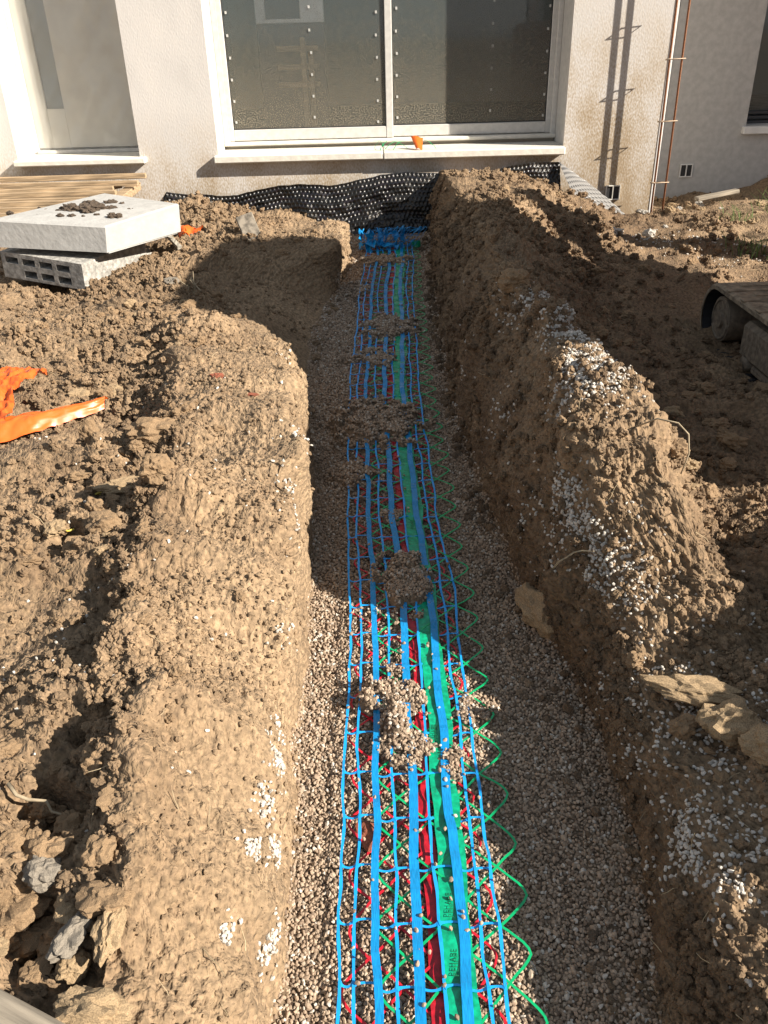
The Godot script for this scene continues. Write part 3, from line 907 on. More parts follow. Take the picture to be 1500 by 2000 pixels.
	for s in 2:
		var x0: float = [-1.045, 0.092][s]
		var x1: float = [0.143, 1.286][s]
		var z := wz + (0.012 if s == 0 else -0.024)
		var sf := flat()
		var lw := 0.036
		var rw_ := 0.05 if s == 0 else 0.036
		if s == 1:
			lw = 0.05
		box_between(sf, Vector3(x0, 0.874, z - 0.015), Vector3(x0 + lw, 2.885, z + 0.017))
		box_between(sf, Vector3(x1 - rw_, 0.874, z - 0.015), Vector3(x1, 2.885, z + 0.017))
		box_between(sf, Vector3(x0 + lw, 0.877, z - 0.013), Vector3(x1 - rw_, 0.950, z + 0.015))
		box_between(sf, Vector3(x0 + lw, 2.82, z - 0.013), Vector3(x1 - rw_, 2.883, z + 0.015))
		obj("sash", sf, mats.alu, w)
		var gk := flat()
		for e in [[x0 + lw, x0 + lw + 0.006], [x1 - rw_ - 0.006, x1 - rw_]]:
			box_between(gk, Vector3(e[0], 0.951, z - 0.006), Vector3(e[1], 2.819, z + 0.008), 0.001)
		box_between(gk, Vector3(x0 + lw + 0.006, 0.951, z - 0.006), Vector3(x1 - rw_ - 0.006, 0.957, z + 0.008), 0.001)
		obj("gasket", gk, mats.gasket, w)
		var gl := flat()
		quad(gl, Vector3(x0 + lw, 0.95, z), Vector3(x1 - rw_, 0.95, z), Vector3(x1 - rw_, 2.82, z), Vector3(x0 + lw, 2.82, z), Vector3(0, 1, -20))
		obj("pane", gl, mats.pane, w)
		var dt := flat()
		var q := [Vector3(x0 + lw, 0.955, z + 0.003), Vector3(x0 + lw, 2.0, z + 0.003), Vector3(x1 - rw_, 2.0, z + 0.003), Vector3(x1 - rw_, 0.955, z + 0.003)]
		for k in [0, 1, 2, 0, 2, 3]:
			dt.set_uv(Vector2((q[k].x - x0) / (x1 - x0) * (1.0 if s == 0 else -1.0), (2.0 - q[k].y) / 1.045))
			dt.add_vertex(q[k])
		obj("dust_film", dt, dust, w)
		# little spacers stuck on the glass in upright rows
		for column in ([[-0.985, 0.0], [-0.42, 0.02], [0.035, -0.02]] if s == 0 else [[0.175, 0.0], [0.845, 0.03], [1.228, -0.01]]):
			for k in 7:
				var yy: float = 1.0 + k * 0.135 + column[1]
				var sk := flat()
				box(sk, Vector3(column[0] + 0.004 * sin(k * 3.0), yy, z + 0.006), Vector3(0.013, 0.017, 0.003), 0.001)
				obj("spacer", sk, mats.sticker, w)
	# sills
	var sl := flat()
	box_between(sl, Vector3(win[0] - 0.024, 0.772, -6.55), Vector3(0.06, 0.823, -6.13), 0.008)
	obj("window_sill", sl, mats.sill, house)
	sl = flat()
	box_between(sl, Vector3(0.063, 0.770, -6.55), Vector3(win[1] + 0.004, 0.821, -6.128), 0.008)
	obj("window_sill", sl, mats.sill, house)
	sl = flat()
	box_between(sl, Vector3(-2.495, 0.785, -6.55), Vector3(-1.583, 0.826, -6.13), 0.008)
	obj("door_sill", sl, mats.sill, house)
	# entrance door, wrapped in clear film
	var d := Node3D.new()
	d.name = "entrance_door"
	house.add_child(d)
	var df := flat()
	box_between(df, Vector3(door[0], 0.826, BACK - 0.03), Vector3(door[0] + 0.035, 2.95, BACK + 0.035))
	box_between(df, Vector3(door[1] - 0.02, 0.826, BACK - 0.03), Vector3(door[1], 2.95, BACK + 0.035))
	box_between(df, Vector3(door[0], 2.9, BACK - 0.03), Vector3(door[1], 2.95, BACK + 0.037))
	obj("frame", df, mats.white_paint, d)
	var th := flat()
	box_between(th, Vector3(door[0] + 0.03, 0.827, BACK - 0.03), Vector3(door[1] - 0.02, 0.850, BACK + 0.05), 0.003)
	obj("threshold", th, mats.alu, d)
	var dl := flat()
	box_between(dl, Vector3(door[0] + 0.037, 0.862, BACK - 0.03), Vector3(door[0] + 0.147, 2.88, BACK + 0.012), 0.003)
	box_between(dl, Vector3(door[0] + 0.271, 0.862, BACK - 0.03), Vector3(door[1] - 0.022, 2.88, BACK + 0.012), 0.003)
	box_between(dl, Vector3(door[0] + 0.147, 0.862, BACK - 0.03), Vector3(door[0] + 0.271, 1.118, BACK + 0.012), 0.0)
	box_between(dl, Vector3(door[0] + 0.147, 2.6, BACK - 0.03), Vector3(door[0] + 0.271, 2.88, BACK + 0.012), 0.0)
	obj("leaf", dl, mats.door_panel, d)
	var dg := flat()
	box_between(dg, Vector3(door[0] + 0.147, 1.118, BACK - 0.02), Vector3(door[0] + 0.271, 2.6, BACK - 0.002), 0.0)
	obj("glazing", dg, mats.door_glass, d)
	var ft := smooth()
	var fg := []
	for i in 41:
		var line := []
		for j in 61:
			var x: float = lerp(door[0] + 0.036, door[1] - 0.021, i / 40.0)
			var y: float = lerp(0.853, 2.86, j / 60.0)
			var fold := n_tone.get_noise_2d(x * 0.9 + y * 0.35, y * 0.16) * 0.022 + n_tone.get_noise_2d(x * 2.2 - y * 1.3 + 9.0, y * 0.5) * 0.006
			line.append(Vector3(x, y, BACK + 0.026 + fold * min(1.0, 6.0 * min(i / 40.0, 1.0 - i / 40.0))))
		fg.append(line)
	for i in 40:
		for j in 60:
			quad(ft, fg[i][j], fg[i + 1][j], fg[i + 1][j + 1], fg[i][j + 1], Vector3(fg[i][j].x, fg[i][j].y, -20))
	ft.index()
	obj("protective_film", ft, mats.film, d)
	# wall vents and the far window
	for vt in [[1.696, 0.505, FRONT], [2.52, 0.515, -7.1]]:
		var v := Node3D.new()
		v.name = numbered("vent", house)
		house.add_child(v)
		v.position = Vector3(vt[0], vt[1], vt[2])
		var vf := flat()
		for e in [[-0.052, -0.044, -0.05, 0.05], [-0.004, 0.004, -0.042, 0.042], [0.044, 0.052, -0.05, 0.05], [-0.044, 0.044, -0.05, -0.042], [-0.044, 0.044, 0.042, 0.05]]:
			box_between(vf, Vector3(e[0], e[2], 0.003), Vector3(e[1], e[3], 0.014), 0.001)
		obj("frame", vf, mats.sill if vt[2] == FRONT else mats.white_paint, v)
		var vb := flat()
		box_between(vb, Vector3(-0.045, -0.043, 0.002), Vector3(0.045, 0.043, 0.005), 0.0)
		obj("opening", vb, mats.gasket, v)
	var fw := Node3D.new()
	fw.name = "far_window"
	house.add_child(fw)
	var ff := flat()
	for k in [0.83, 0.865, 0.90]:
		box_between(ff, Vector3(rw[0], k, -7.38), Vector3(rw[1], k + 0.022, -7.3), 0.002)
	box_between(ff, Vector3(rw[0], 0.83, -7.39), Vector3(rw[0] + 0.03, 2.95, -7.33), 0.002)
	obj("frame", ff, mats.dark_paint, fw)
	var fp := flat()
	quad(fp, Vector3(rw[0], 0.9, -7.36), Vector3(rw[1], 0.9, -7.36), Vector3(rw[1], 2.95, -7.36), Vector3(rw[0], 2.95, -7.36), Vector3(3, 1, -20))
	obj("pane", fp, mats.pane, fw)
	var fs := flat()
	box_between(fs, Vector3(rw[0] - 0.03, 0.775, -7.39), Vector3(rw[1] + 0.03, 0.83, -7.05), 0.006)
	obj("sill", fs, mats.white_paint, fw)
	# what one makes out inside
	var idoor := thing("interior_door", "white framed inner door seen dimly through the window", "door", Vector3(-0.925, 0.785, -7.75))
	var a := flat()
	box_between(a, Vector3(0, 0.84, 0), Vector3(0.08, 2.2, 0.06)); box_between(a, Vector3(0.36, 0.84, 0), Vector3(0.55, 2.2, 0.06)); box_between(a, Vector3(0.08, 0.84, 0), Vector3(0.36, 0.87, 0.06))
	obj("frame", a, mats.white_paint, idoor)
	a = flat()
	box_between(a, Vector3(0, 0, 0.0), Vector3(0.55, 0.838, 0.04)); box_between(a, Vector3(0.08, 0.87, 0.0), Vector3(0.36, 2.2, 0.02))
	obj("leaf", a, mats.dark_paint, idoor)
	var bench := thing("wooden_trestle", "rough wooden trestle standing inside behind the window", "trestle", Vector3(-0.45, 0.785, -7.66))
	for k in 3:
		a = flat()
		box_between(a, Vector3(-0.32, 0.38 + 0.13 * k, 0), Vector3(0.02, 0.42 + 0.13 * k, 0.06))
		obj("rail", a, mats.wood, bench)
	for k in 2:
		a = flat()
		box_between(a, Vector3(-0.12 + 0.06 * k, 0.0, 0.061), Vector3(-0.08 + 0.06 * k, 0.74 - 0.1 * k, 0.1))
		obj("post", a, mats.wood, bench)

# ---------------------------------------------------------------- drainage membrane
func membrane_patch(nu: int, nv: int, at: Callable, pitch: float, proud: float, sheet: Vector3, worn: Vector3, even := false) -> ArrayMesh:
	# a dimpled sheet: AT(u, v) -> point, with u and v in metres along the sheet
	var v := PackedVector3Array()
	var c := PackedColorArray()
	var flat_v := PackedVector3Array()
	for j in nv:
		for i in nu:
			flat_v.append(at.call(float(i) / (nu - 1), float(j) / (nv - 1)))
	for j in nv:
		for i in nu:
			var k := j * nu + i
			var du := flat_v[j * nu + min(i + 1, nu - 1)] - flat_v[j * nu + max(i - 1, 0)]
			var dv := flat_v[min(j + 1, nv - 1) * nu + i] - flat_v[max(j - 1, 0) * nu + i]
			var n := du.cross(dv).normalized()
			var pu := i * 0.0046 / pitch
			var pv: float = j * 0.0046 / pitch
			var stagger := 0.5 if int(floor(pv)) % 2 == 1 else 0.0
			var fu := fposmod(pu + stagger, 1.0) - 0.5
			var fv := fposmod(pv, 1.0) - 0.5
			var r := sqrt(fu * fu + fv * fv)
			var h := smoothstep(0.42, 0.2, r)
			v.append(flat_v[k] + n * h * proud)
			var dirt: float = 1.0 if even else clamp(0.30 + 0.9 * n_tone.get_noise_3dv(flat_v[k] * 1.4), 0.03, 1.0)
			var tone: Vector3 = sheet.lerp(worn, clamp(h * 1.1 - 0.25, 0.0, 1.0) * dirt + (0.0 if even else 0.06 * dirt))
			c.append(Color(tone.x, tone.y, tone.z))
	var idx := PackedInt32Array()
	for j in nv - 1:
		for i in nu - 1:
			var a := j * nu + i
			idx.append_array(PackedInt32Array([a, a + nu, a + 1, a + 1, a + nu, a + nu + 1]))
	var arrays := []
	arrays.resize(Mesh.ARRAY_MAX)
	arrays[Mesh.ARRAY_VERTEX] = v
	arrays[Mesh.ARRAY_COLOR] = c
	arrays[Mesh.ARRAY_INDEX] = idx
	var st := SurfaceTool.new()
	st.create_from_arrays(arrays)
	st.generate_normals()
	return st.commit()

func build_membrane() -> void:
	var o := thing("drainage_membrane", "black dimpled drainage membrane sagging along the foot of the house wall", "drainage membrane")
	var tops := [[-1.50, .555], [-1.47, .595], [-1.05, .575], [-0.55, .605], [-0.12, .655], [0.42, .685], [0.86, .700], [1.30, .712]]
	var hang := func(u: float, v: float) -> Vector3:
		var x: float = lerp(-1.50, 1.30, u)
		var y := 0.6
		for i in tops.size() - 1:
			if x >= tops[i][0] - 0.001 and x <= tops[i + 1][0] + 0.001:
				y = lerp(tops[i][1], tops[i + 1][1], (x - tops[i][0]) / (tops[i + 1][0] - tops[i][0]))
		y += 0.016 * sin(x * 7.0) + 0.02 * n_tone.get_noise_2d(x * 0.8, 3.0)
		var z := -6.135 + 0.03 * sin(x * 2.2 + 0.6) + 0.16 * n_tone.get_noise_2d(x * 0.5, v * 0.5) * (0.15 + v)
		z += v * (0.10 + 0.07 * sin(x * 3.1 + 1.4)) + 0.05 * exp(-pow((x - 0.25) / 0.35, 2)) * sin(v * PI)
		return Vector3(x, y - v * 0.52, max(z, -6.185))
	put("sheet", membrane_patch(610, 114, hang, 0.029, 0.010, Vector3(.010, .010, .011), Vector3(.11, .092, .07)), mats.sheet, o)
	var flap := func(u: float, v: float) -> Vector3:
		var t := Vector3(1.285, .725, -6.14)
		var a := t.lerp(Vector3(1.86, .30, -6.07), v) + Vector3(0.03, 0.0, 0.0) * sin(v * PI)
		var b := t.lerp(Vector3(1.47, .34, -5.78), v) + Vector3(-0.02, 0.0, 0.05) * sin(v * PI)
		var bulge := Vector3(-0.02, 0.03, 0.02) * sin(u * PI) * v
		return a.lerp(b, u) + bulge
	put("folded_end", membrane_patch(100, 150, flap, 0.046, -0.0025, Vector3(.20, .198, .195), Vector3(.02, .02, .02), true), mats.sheet, o)

# ---------------------------------------------------------------- loose soil, stones and white gravel
func near_vertices(at: Vector3, radius: float) -> Array:
	var found := []
	for r in range(max(0, row_of(at.z + radius) - 1), min(row_z.size(), row_of(at.z - radius) + 2)):
		for c in range(seg_start[1], seg_start[14], 1):
			if gv[r * cols + c].distance_squared_to(at) < radius * radius:
				found.append(r * cols + c)
	return found

func build_white_gravel() -> void:
	rng.seed = 99
	var kinds := [stone(0, 0.0, 1.0, 31, Vector3(1.2, 0.8, 0.9), 4), stone(1, 0.25, 1.4, 32, Vector3(1.2, 0.7, 0.9), 7)]
	var places := [[], []]
	var tints := [[], []]
	# centre, radius, how many
	for w in [[Vector3(.55, .70, -3.05), .10, 900], [Vector3(.62, .70, -2.95), .14, 2600], [Vector3(.66, .70, -2.75), .12, 1900], [Vector3(.65, .71, -2.5), .11, 1500], [Vector3(.62, .71, -2.3), .09, 800], [Vector3(.58, .69, -2.10), .12, 1900], [Vector3(.52, .66, -2.0), .09, 700], [Vector3(.72, .69, -2.85), .14, 900],
			[Vector3(.46, .50, -1.78), .07, 500], [Vector3(.50, .44, -1.72), .08, 800], [Vector3(.54, .40, -1.63), .09, 900], [Vector3(.58, .33, -1.57), .06, 180],
			[Vector3(.70, .28, -1.42), .17, 260], [Vector3(.62, .25, -1.33), .12, 220], [Vector3(.66, .28, -1.2), .13, 900], [Vector3(.58, .23, -.97), .11, 800], [Vector3(.60, .24, -.8), .10, 130], [Vector3(.52, .16, -1.25), .06, 90], [Vector3(.49, .15, -1.45), .06, 80],
			[Vector3(-.26, .39, -2.05), .05, 90], [Vector3(-.25, .45, -2.25), .05, 60], [Vector3(-.25, .36, -1.9), .06, 110], [Vector3(-.25, .27, -1.55), .05, 60], [Vector3(-.245, .17, -1.33), .04, 110], [Vector3(-.245, .20, -1.22), .045, 200], [Vector3(-.25, .20, -1.12), .035, 130], [Vector3(-.266, .22, -.975), .028, 110], [Vector3(-.24, .12, -1.05), .035, 190], [Vector3(-.232, .12, -.867), .036, 240], [Vector3(-.285, .22, -.83), .022, 90],
			[Vector3(-.55, .20, -3.9), .09, 90], [Vector3(-.32, .44, -3.0), .06, 60], [Vector3(1.6, .4, -5.0), .35, 420], [Vector3(1.9, .4, -4.7), .3, 300], [Vector3(.42, .42, -2.45), .16, 130], [Vector3(.42, .35, -2.0), .12, 150], [Vector3(.43, .3, -3.2), .3, 120], [Vector3(-.55, .47, -2.0), .4, 130], [Vector3(-.9, .38, -2.4), .5, 160], [Vector3(-.85, .36, -1.4), .35, 160]]:
		var near := near_vertices(w[0], w[1])
		var wide := near_vertices(w[0], w[1] * 1.7)
		if near.is_empty():
			continue
		for i in w[2]:
			var stray := rng.randf() < 0.09
			var k: int = wide[rng.randi() % wide.size()] if stray else near[rng.randi() % near.size()]
			if not stray and rng.randf() < gv[k].distance_to(w[0]) / w[1] * 1.0 - 0.1 + 0.8 * n_tone.get_noise_3dv(gv[k] * 3.0):
				continue
			var size: float = rng.randf_range(0.0032, 0.0056) * (1.0 + 0.12 * max(0.0, -gv[k].z - 1.5))
			var kind := rng.randi() % 2
			places[kind].append(Transform3D(any_turn().scaled(Vector3.ONE * size), gv[k] + gn[k] * size * 0.4 + Vector3(rng.randf_range(-.004, .004), 0.0, rng.randf_range(-.004, .004))))
			var v := rng.randf_range(0.62, 1.05)
			tints[kind].append(Color(.66 * v, .61 * v, .54 * v))
	for k in 2:
		scatter("white_gravel", kinds[k], mats.pebble, places[k], tints[k], "white crushed gravel spilt in patches over the spoil banks", "gravel")

func build_crumbs() -> void:
	rng.seed = 55
	var kinds := [stone(1, 0.5, 1.5, 41, Vector3(1.15, 0.85, 0.95), 5), stone(1, 0.55, 1.8, 42, Vector3(0.9, 0.8, 1.2), 6), stone(2, 0.6, 1.6, 43, Vector3(1.1, 0.85, 0.95), 7)]
	var places := [[], [], []]
	var tints := [[], [], []]
	var share := [0.3, 0.5, 0.85, 1.0, 0.6, 0.3, 0.05, 0.0, 0.03, 0.2, 0.4, 0.5, 0.6, 0.9, 0.7, 0.3]
	var rows := row_z.size()
	for i in 650000:
		var r := rng.randi() % rows
		var s := 1 + rng.randi() % 14
		if row_z[r] > 0.2:
			continue
		var c := seg_start[s] + rng.randi() % (seg_start[s + 1] - seg_start[s])
		var k := r * cols + c
		var t := float(c - seg_start[s]) / (seg_start[s + 1] - seg_start[s])
		var p := gv[k]
		if rng.randf() > lerp(share[s], share[s + 1], t) * clamp(0.45 + 2.2 * n_large.get_noise_3d(p.x * 0.9 + 7.0, p.y, p.z * 0.9) + 1.2 * n_tone.get_noise_3dv(p * 2.0), 0.08 if s == 4 else 0.06, 1.0):
			continue
		if gn[k].y < 0.25 and rng.randf() < 0.7:
			continue
		var size: float = 0.0016 + 0.0125 * pow(rng.randf(), 8.0)
		if s == 4 or s == 5:
			size = min(size, 0.0058)
		size *= 1.0 + 0.22 * max(0.0, -p.z - 1.2)
		var kind := 2 if size > 0.009 else rng.randi() % 2
		places[kind].append(Transform3D(any_turn().scaled(Vector3.ONE * size), p + gn[k] * size * rng.randf_range(0.1, 0.6)))
		var v := rng.randf_range(0.8, 1.2)
		tints[kind].append(Color(gc[k].r * v, gc[k].g * v, gc[k].b * v))
	for k in 3:
		scatter("soil_crumbs", kinds[k], mats.crumb, places[k], tints[k], "loose crumbs of brown clay soil strewn over the banks", "soil")

func build_clods() -> void:
	var shapes := []
	for k in 7:
		shapes.append(stone(3, 0.42, 1.5, 60 + k, Vector3(1.0, [0.75, 0.85, 0.65, 0.9, 0.8, 0.7, 0.95][k], [0.9, 0.8, 1.0, 0.85, 1.1, 0.75, 0.9][k]), [3, 5, 7, 4, 9, 6, 5][k]))
	# x, z, size across, shape, material, label, stretch, how far it is raised (in sizes)
	var named := [
		[-.567, -.868, .07, 1, "grey_stone", "grey flat faced stone at the brink of the dark hollow among big clods", Vector3(.8, .9, 1.1), .3],
		[-.617, -.836, .09, 2, "clod", "lumpy brown clod lying in the hollow beside the grey flat stone", Vector3(1.2, .8, 1), .25],
		[-.490, -.767, .065, 4, "grey_stone", "bluish grey broken stone beside the long slab shaped clod", Vector3(.9, .9, 1.2), .3],
		[-.43, -.765, .07, 5, "tan_clod", "long slab shaped pale clod standing on edge near the weathered plank", Vector3(.62, .9, 1.9), .3],
		[-.425, -.640, .085, 3, "tan_clod", "broad pale clod right behind the weathered plank end", Vector3(1.5, .8, .9), .2],
		[-.488, -.735, .05, 0, "tan_clod", "small yellowish clod between the weathered plank and the bluish stone", Vector3.ONE, .3],
		[-.52, -.80, .065, 6, "clod", "angular clod wedged between the grey flat stone and the bluish stone", Vector3.ONE, .35],
		[-.519, -1.045, .058, 6, "clod", "upright angular clod on the far rim of the dark hollow", Vector3(.9, 1.2, .9), .35],
		[-.581, -1.027, .055, 3, "clod", "round topped clod standing alone in the middle of the dark hollow", Vector3(.9, 1.1, 1), .5],
		[-.586, -1.895, .088, 0, "clod", "cube like clod on the bank crest, largest on the crest", Vector3(1, 1.15, 1), .4],
		[-.729, -2.034, .10, 5, "tan_clod", "pale flat slab of clay leaning on the cube like clod", Vector3(1.5, .5, .8), .3],
		[-.720, -1.812, .085, 2, "clod", "cracked pair shaped clod in shadow before the pale flat slab", Vector3(1.1, 1, .9), .35],
		[-.894, -2.30, .075, 3, "clod", "upright clod at the end of the orange plastic strip", Vector3(.9, 1.35, .8), .45],
		[-.677, -2.287, .14, 1, "clod", "wide rough clod on the bank crest beyond the cube like clod", Vector3(1.2, .7, 1), .2],
		[.500, -3.013, .125, 0, "clod", "rounded grey brown boulder half buried in the crest of the high ridge", Vector3(.9, .9, 1), .1],
		[.425, -1.83, .17, 4, "tan_clod", "large angular clay block with white gravel on it at the blunt ridge end", Vector3(.9, .85, 1.1), .05],
		[.56, -1.64, .05, 2, "tan_clod", "small smooth pale stone on the white gravel of the ridge end", Vector3(.7, 1.1, .8), .3],
		[.640, -1.302, .12, 5, "tan_clod", "flat straw covered slab of clay lying on the gravelled shoulder", Vector3(1.6, .55, .8), .55],
		[.68, -1.20, .12, 3, "tan_clod", "big sunlit clod under the straw covered slab", Vector3(1.2, .85, .9), .5],
		[.735, -1.12, .10, 1, "tan_clod", "pale sunlit clod at the outer end of the gravelled shoulder", Vector3(1.2, .9, 1), .5],
		[.60, -1.23, .055, 6, "clod", "small dark clod fallen in front of the big sunlit clod", Vector3.ONE, .4],
		[.566, -1.44, .05, 0, "clod", "single clod at the foot of the blunt ridge end", Vector3.ONE, .4],
		[1.668, -5.191, .085, 4, "white_stone", "white chalky stone nearest the rusty rebar cage", Vector3.ONE, .35],
		[1.414, -5.022, .075, 1, "white_stone", "flattish white chalky stone near the folded end of the black membrane", Vector3(1.3, .8, 1), .25],
		[-1.03, -4.15, .07, 2, "grey_stone", "pale grey stone in the shade before the concrete block", Vector3(1.2, .9, 1), .3],
		[-.052, -1.159, .07, 3, "brick", "broken red brick piece under the nets", Vector3(.8, .35, 1.3), .12],
		[-.540, -2.584, .05, 5, "brick", "faded red brick fragment half sunk in the smooth bank", Vector3(1, .4, .9), .05],
		[-.418, -2.480, .06, 4, "brick", "thin red tile sliver on the smooth bank", Vector3(1.1, .2, .3), .1],
	]
	for c in named:
		var p := top(c[0], c[1])
		rng.seed = int(c[0] * 1000) + int(c[1] * 777)
		var b := Basis(Vector3.UP, rng.randf() * 0.8 - 0.4) * Basis.from_scale(c[6] * c[2] * 0.5)
		if c[4] == "brick" and c[0] > -0.1:
			p.y = floor_y(c[1]) + 0.004
		var o := put("clod" if c[4].ends_with("clod") else ("brick_fragment" if c[4] == "brick" else "loose_stone"), shapes[c[3]], mats[c[4]], self, Transform3D(b, p + Vector3(0, c[2] * c[7] * 0.6, 0)))
		tag(o, c[5], "clod" if c[4].ends_with("clod") else ("brick" if c[4] == "brick" else "stone"))
	# clods nobody would tell apart, by the stretch of ground they lie on
	var spread := [
		[-.60, -.92, .11, .15, 44, .03, .085, "brown clod heaped in the dark hollow before the weathered plank", "clods heaped in the dark hollow"],
		[-.55, -1.15, .10, .12, 14, .02, .05, "brown clod broken along the rim of the dark hollow", "clods along the rim of the hollow"],
		[-.68, -1.65, .12, .22, 30, .02, .055, "brown clod strewn down the shady side of the bank crest", "clods on the shady side of the crest"],
		[-.82, -1.85, .13, .16, 26, .025, .07, "brown clod in the heap before the orange plastic strip", "clods in the heap by the orange strip"],
		[-.72, -2.25, .13, .22, 26, .02, .06, "rough clod on the crumbly crest near the orange plastic strip", "clods on the crumbly crest"],
		[-1.1, -2.75, .22, .20, 26, .025, .075, "brown clod lying round the orange plastic bag", "clods round the orange bag"],
		[-.85, -3.0, .20, .30, 26, .025, .075, "brown clod on the rutted ground beyond the orange strip", "clods on the rutted ground"],
		[-.95, -3.7, .25, .30, 26, .03, .08, "shaded clod on the low ground before the concrete block", "clods before the concrete block"],
		[-1.35, -3.4, .35, .25, 22, .025, .07, "brown clod on the mound below the concrete block", "clods on the mound"],
		[-.55, -4.9, .35, .30, 20, .03, .07, "brown clod on the bank before the black membrane", "clods before the membrane"],
		[.75, -2.2, .12, .45, 22, .025, .065, "brown clod on the crest of the high ridge", "clods on the high ridge"],
		[1.05, -2.7, .22, .70, 40, .03, .09, "dark clod in the valley between the high ridge and the digger track", "clods between ridge and digger"],
		[1.15, -4.3, .25, .55, 26, .03, .08, "brown clod on the slope behind the digger track", "clods behind the digger"],
		[.95, -5.4, .30, .35, 16, .03, .08, "brown clod on the sunlit top of the ridge near the house", "clods near the house"],
		[2.3, -6.0, .35, .45, 30, .03, .10, "pale rubble stone heaped at the foot of the recessed wall", "rubble at the recessed wall"],
		[1.95, -5.9, .14, .14, 8, .04, .10, "pale stone at the foot of the rusty rebar cage", "stones at the rebar cage"],
		[.60, -.95, .10, .25, 10, .02, .04, "small clod on the shady gravelled shoulder", "clods on the gravelled shoulder"],
	]
	rng.seed = 123
	for g in spread:
		var made := []
		for i in g[4]:
			var p := top(g[0] + rng.randfn() * g[2] * 0.7, g[1] + rng.randfn() * g[3] * 0.7)
			if p.y < -1.0 or (p.x > -0.24 and p.x < 0.4 and p.z > -4.5):
				continue
			var size: float = g[5] + (g[6] - g[5]) * pow(rng.randf(), 2.0)
			var pale: bool = String(g[7]).begins_with("pale")
			var m: String = "tan_clod" if pale and rng.randf() < 0.5 else ("white_stone" if pale else ("tan_clod" if rng.randf() < 0.12 else "clod"))
			var b := lean(Vector3.UP, rng.randf() * TAU) * Basis(Vector3.RIGHT, rng.randf_range(-.4, .4)) * Basis.from_scale(Vector3(rng.randf_range(.8, 1.25), rng.randf_range(.65, 1.0), rng.randf_range(.8, 1.1)) * size * 0.5)
			var o := put("rubble_stone" if pale else "clod", shapes[rng.randi() % 7], mats[m], self, Transform3D(b, p + Vector3(0, size * 0.15, 0)))
			tag(o, g[7], "stone" if pale else "clod", g[8])
			made.append([size, o])
		made.sort_custom(func(a, b): return a[0] > b[0])
		var rank := ["largest ", "second largest ", "third largest ", "fourth largest "]
		for i in min(4, made.size()):
			made[i][1].set_meta("label", rank[i] + g[7])

func wander(from: Vector3, to: Vector3, n: int, wild: float, arch := 0.0) -> Array:
	var path := []
	for i in n:
		var t := float(i) / (n - 1)
		path.append(from.lerp(to, t) + Vector3(rng.randfn(), rng.randfn() * 0.5, rng.randfn()) * wild + Vector3(0, arch * sin(t * PI), 0))
	return path

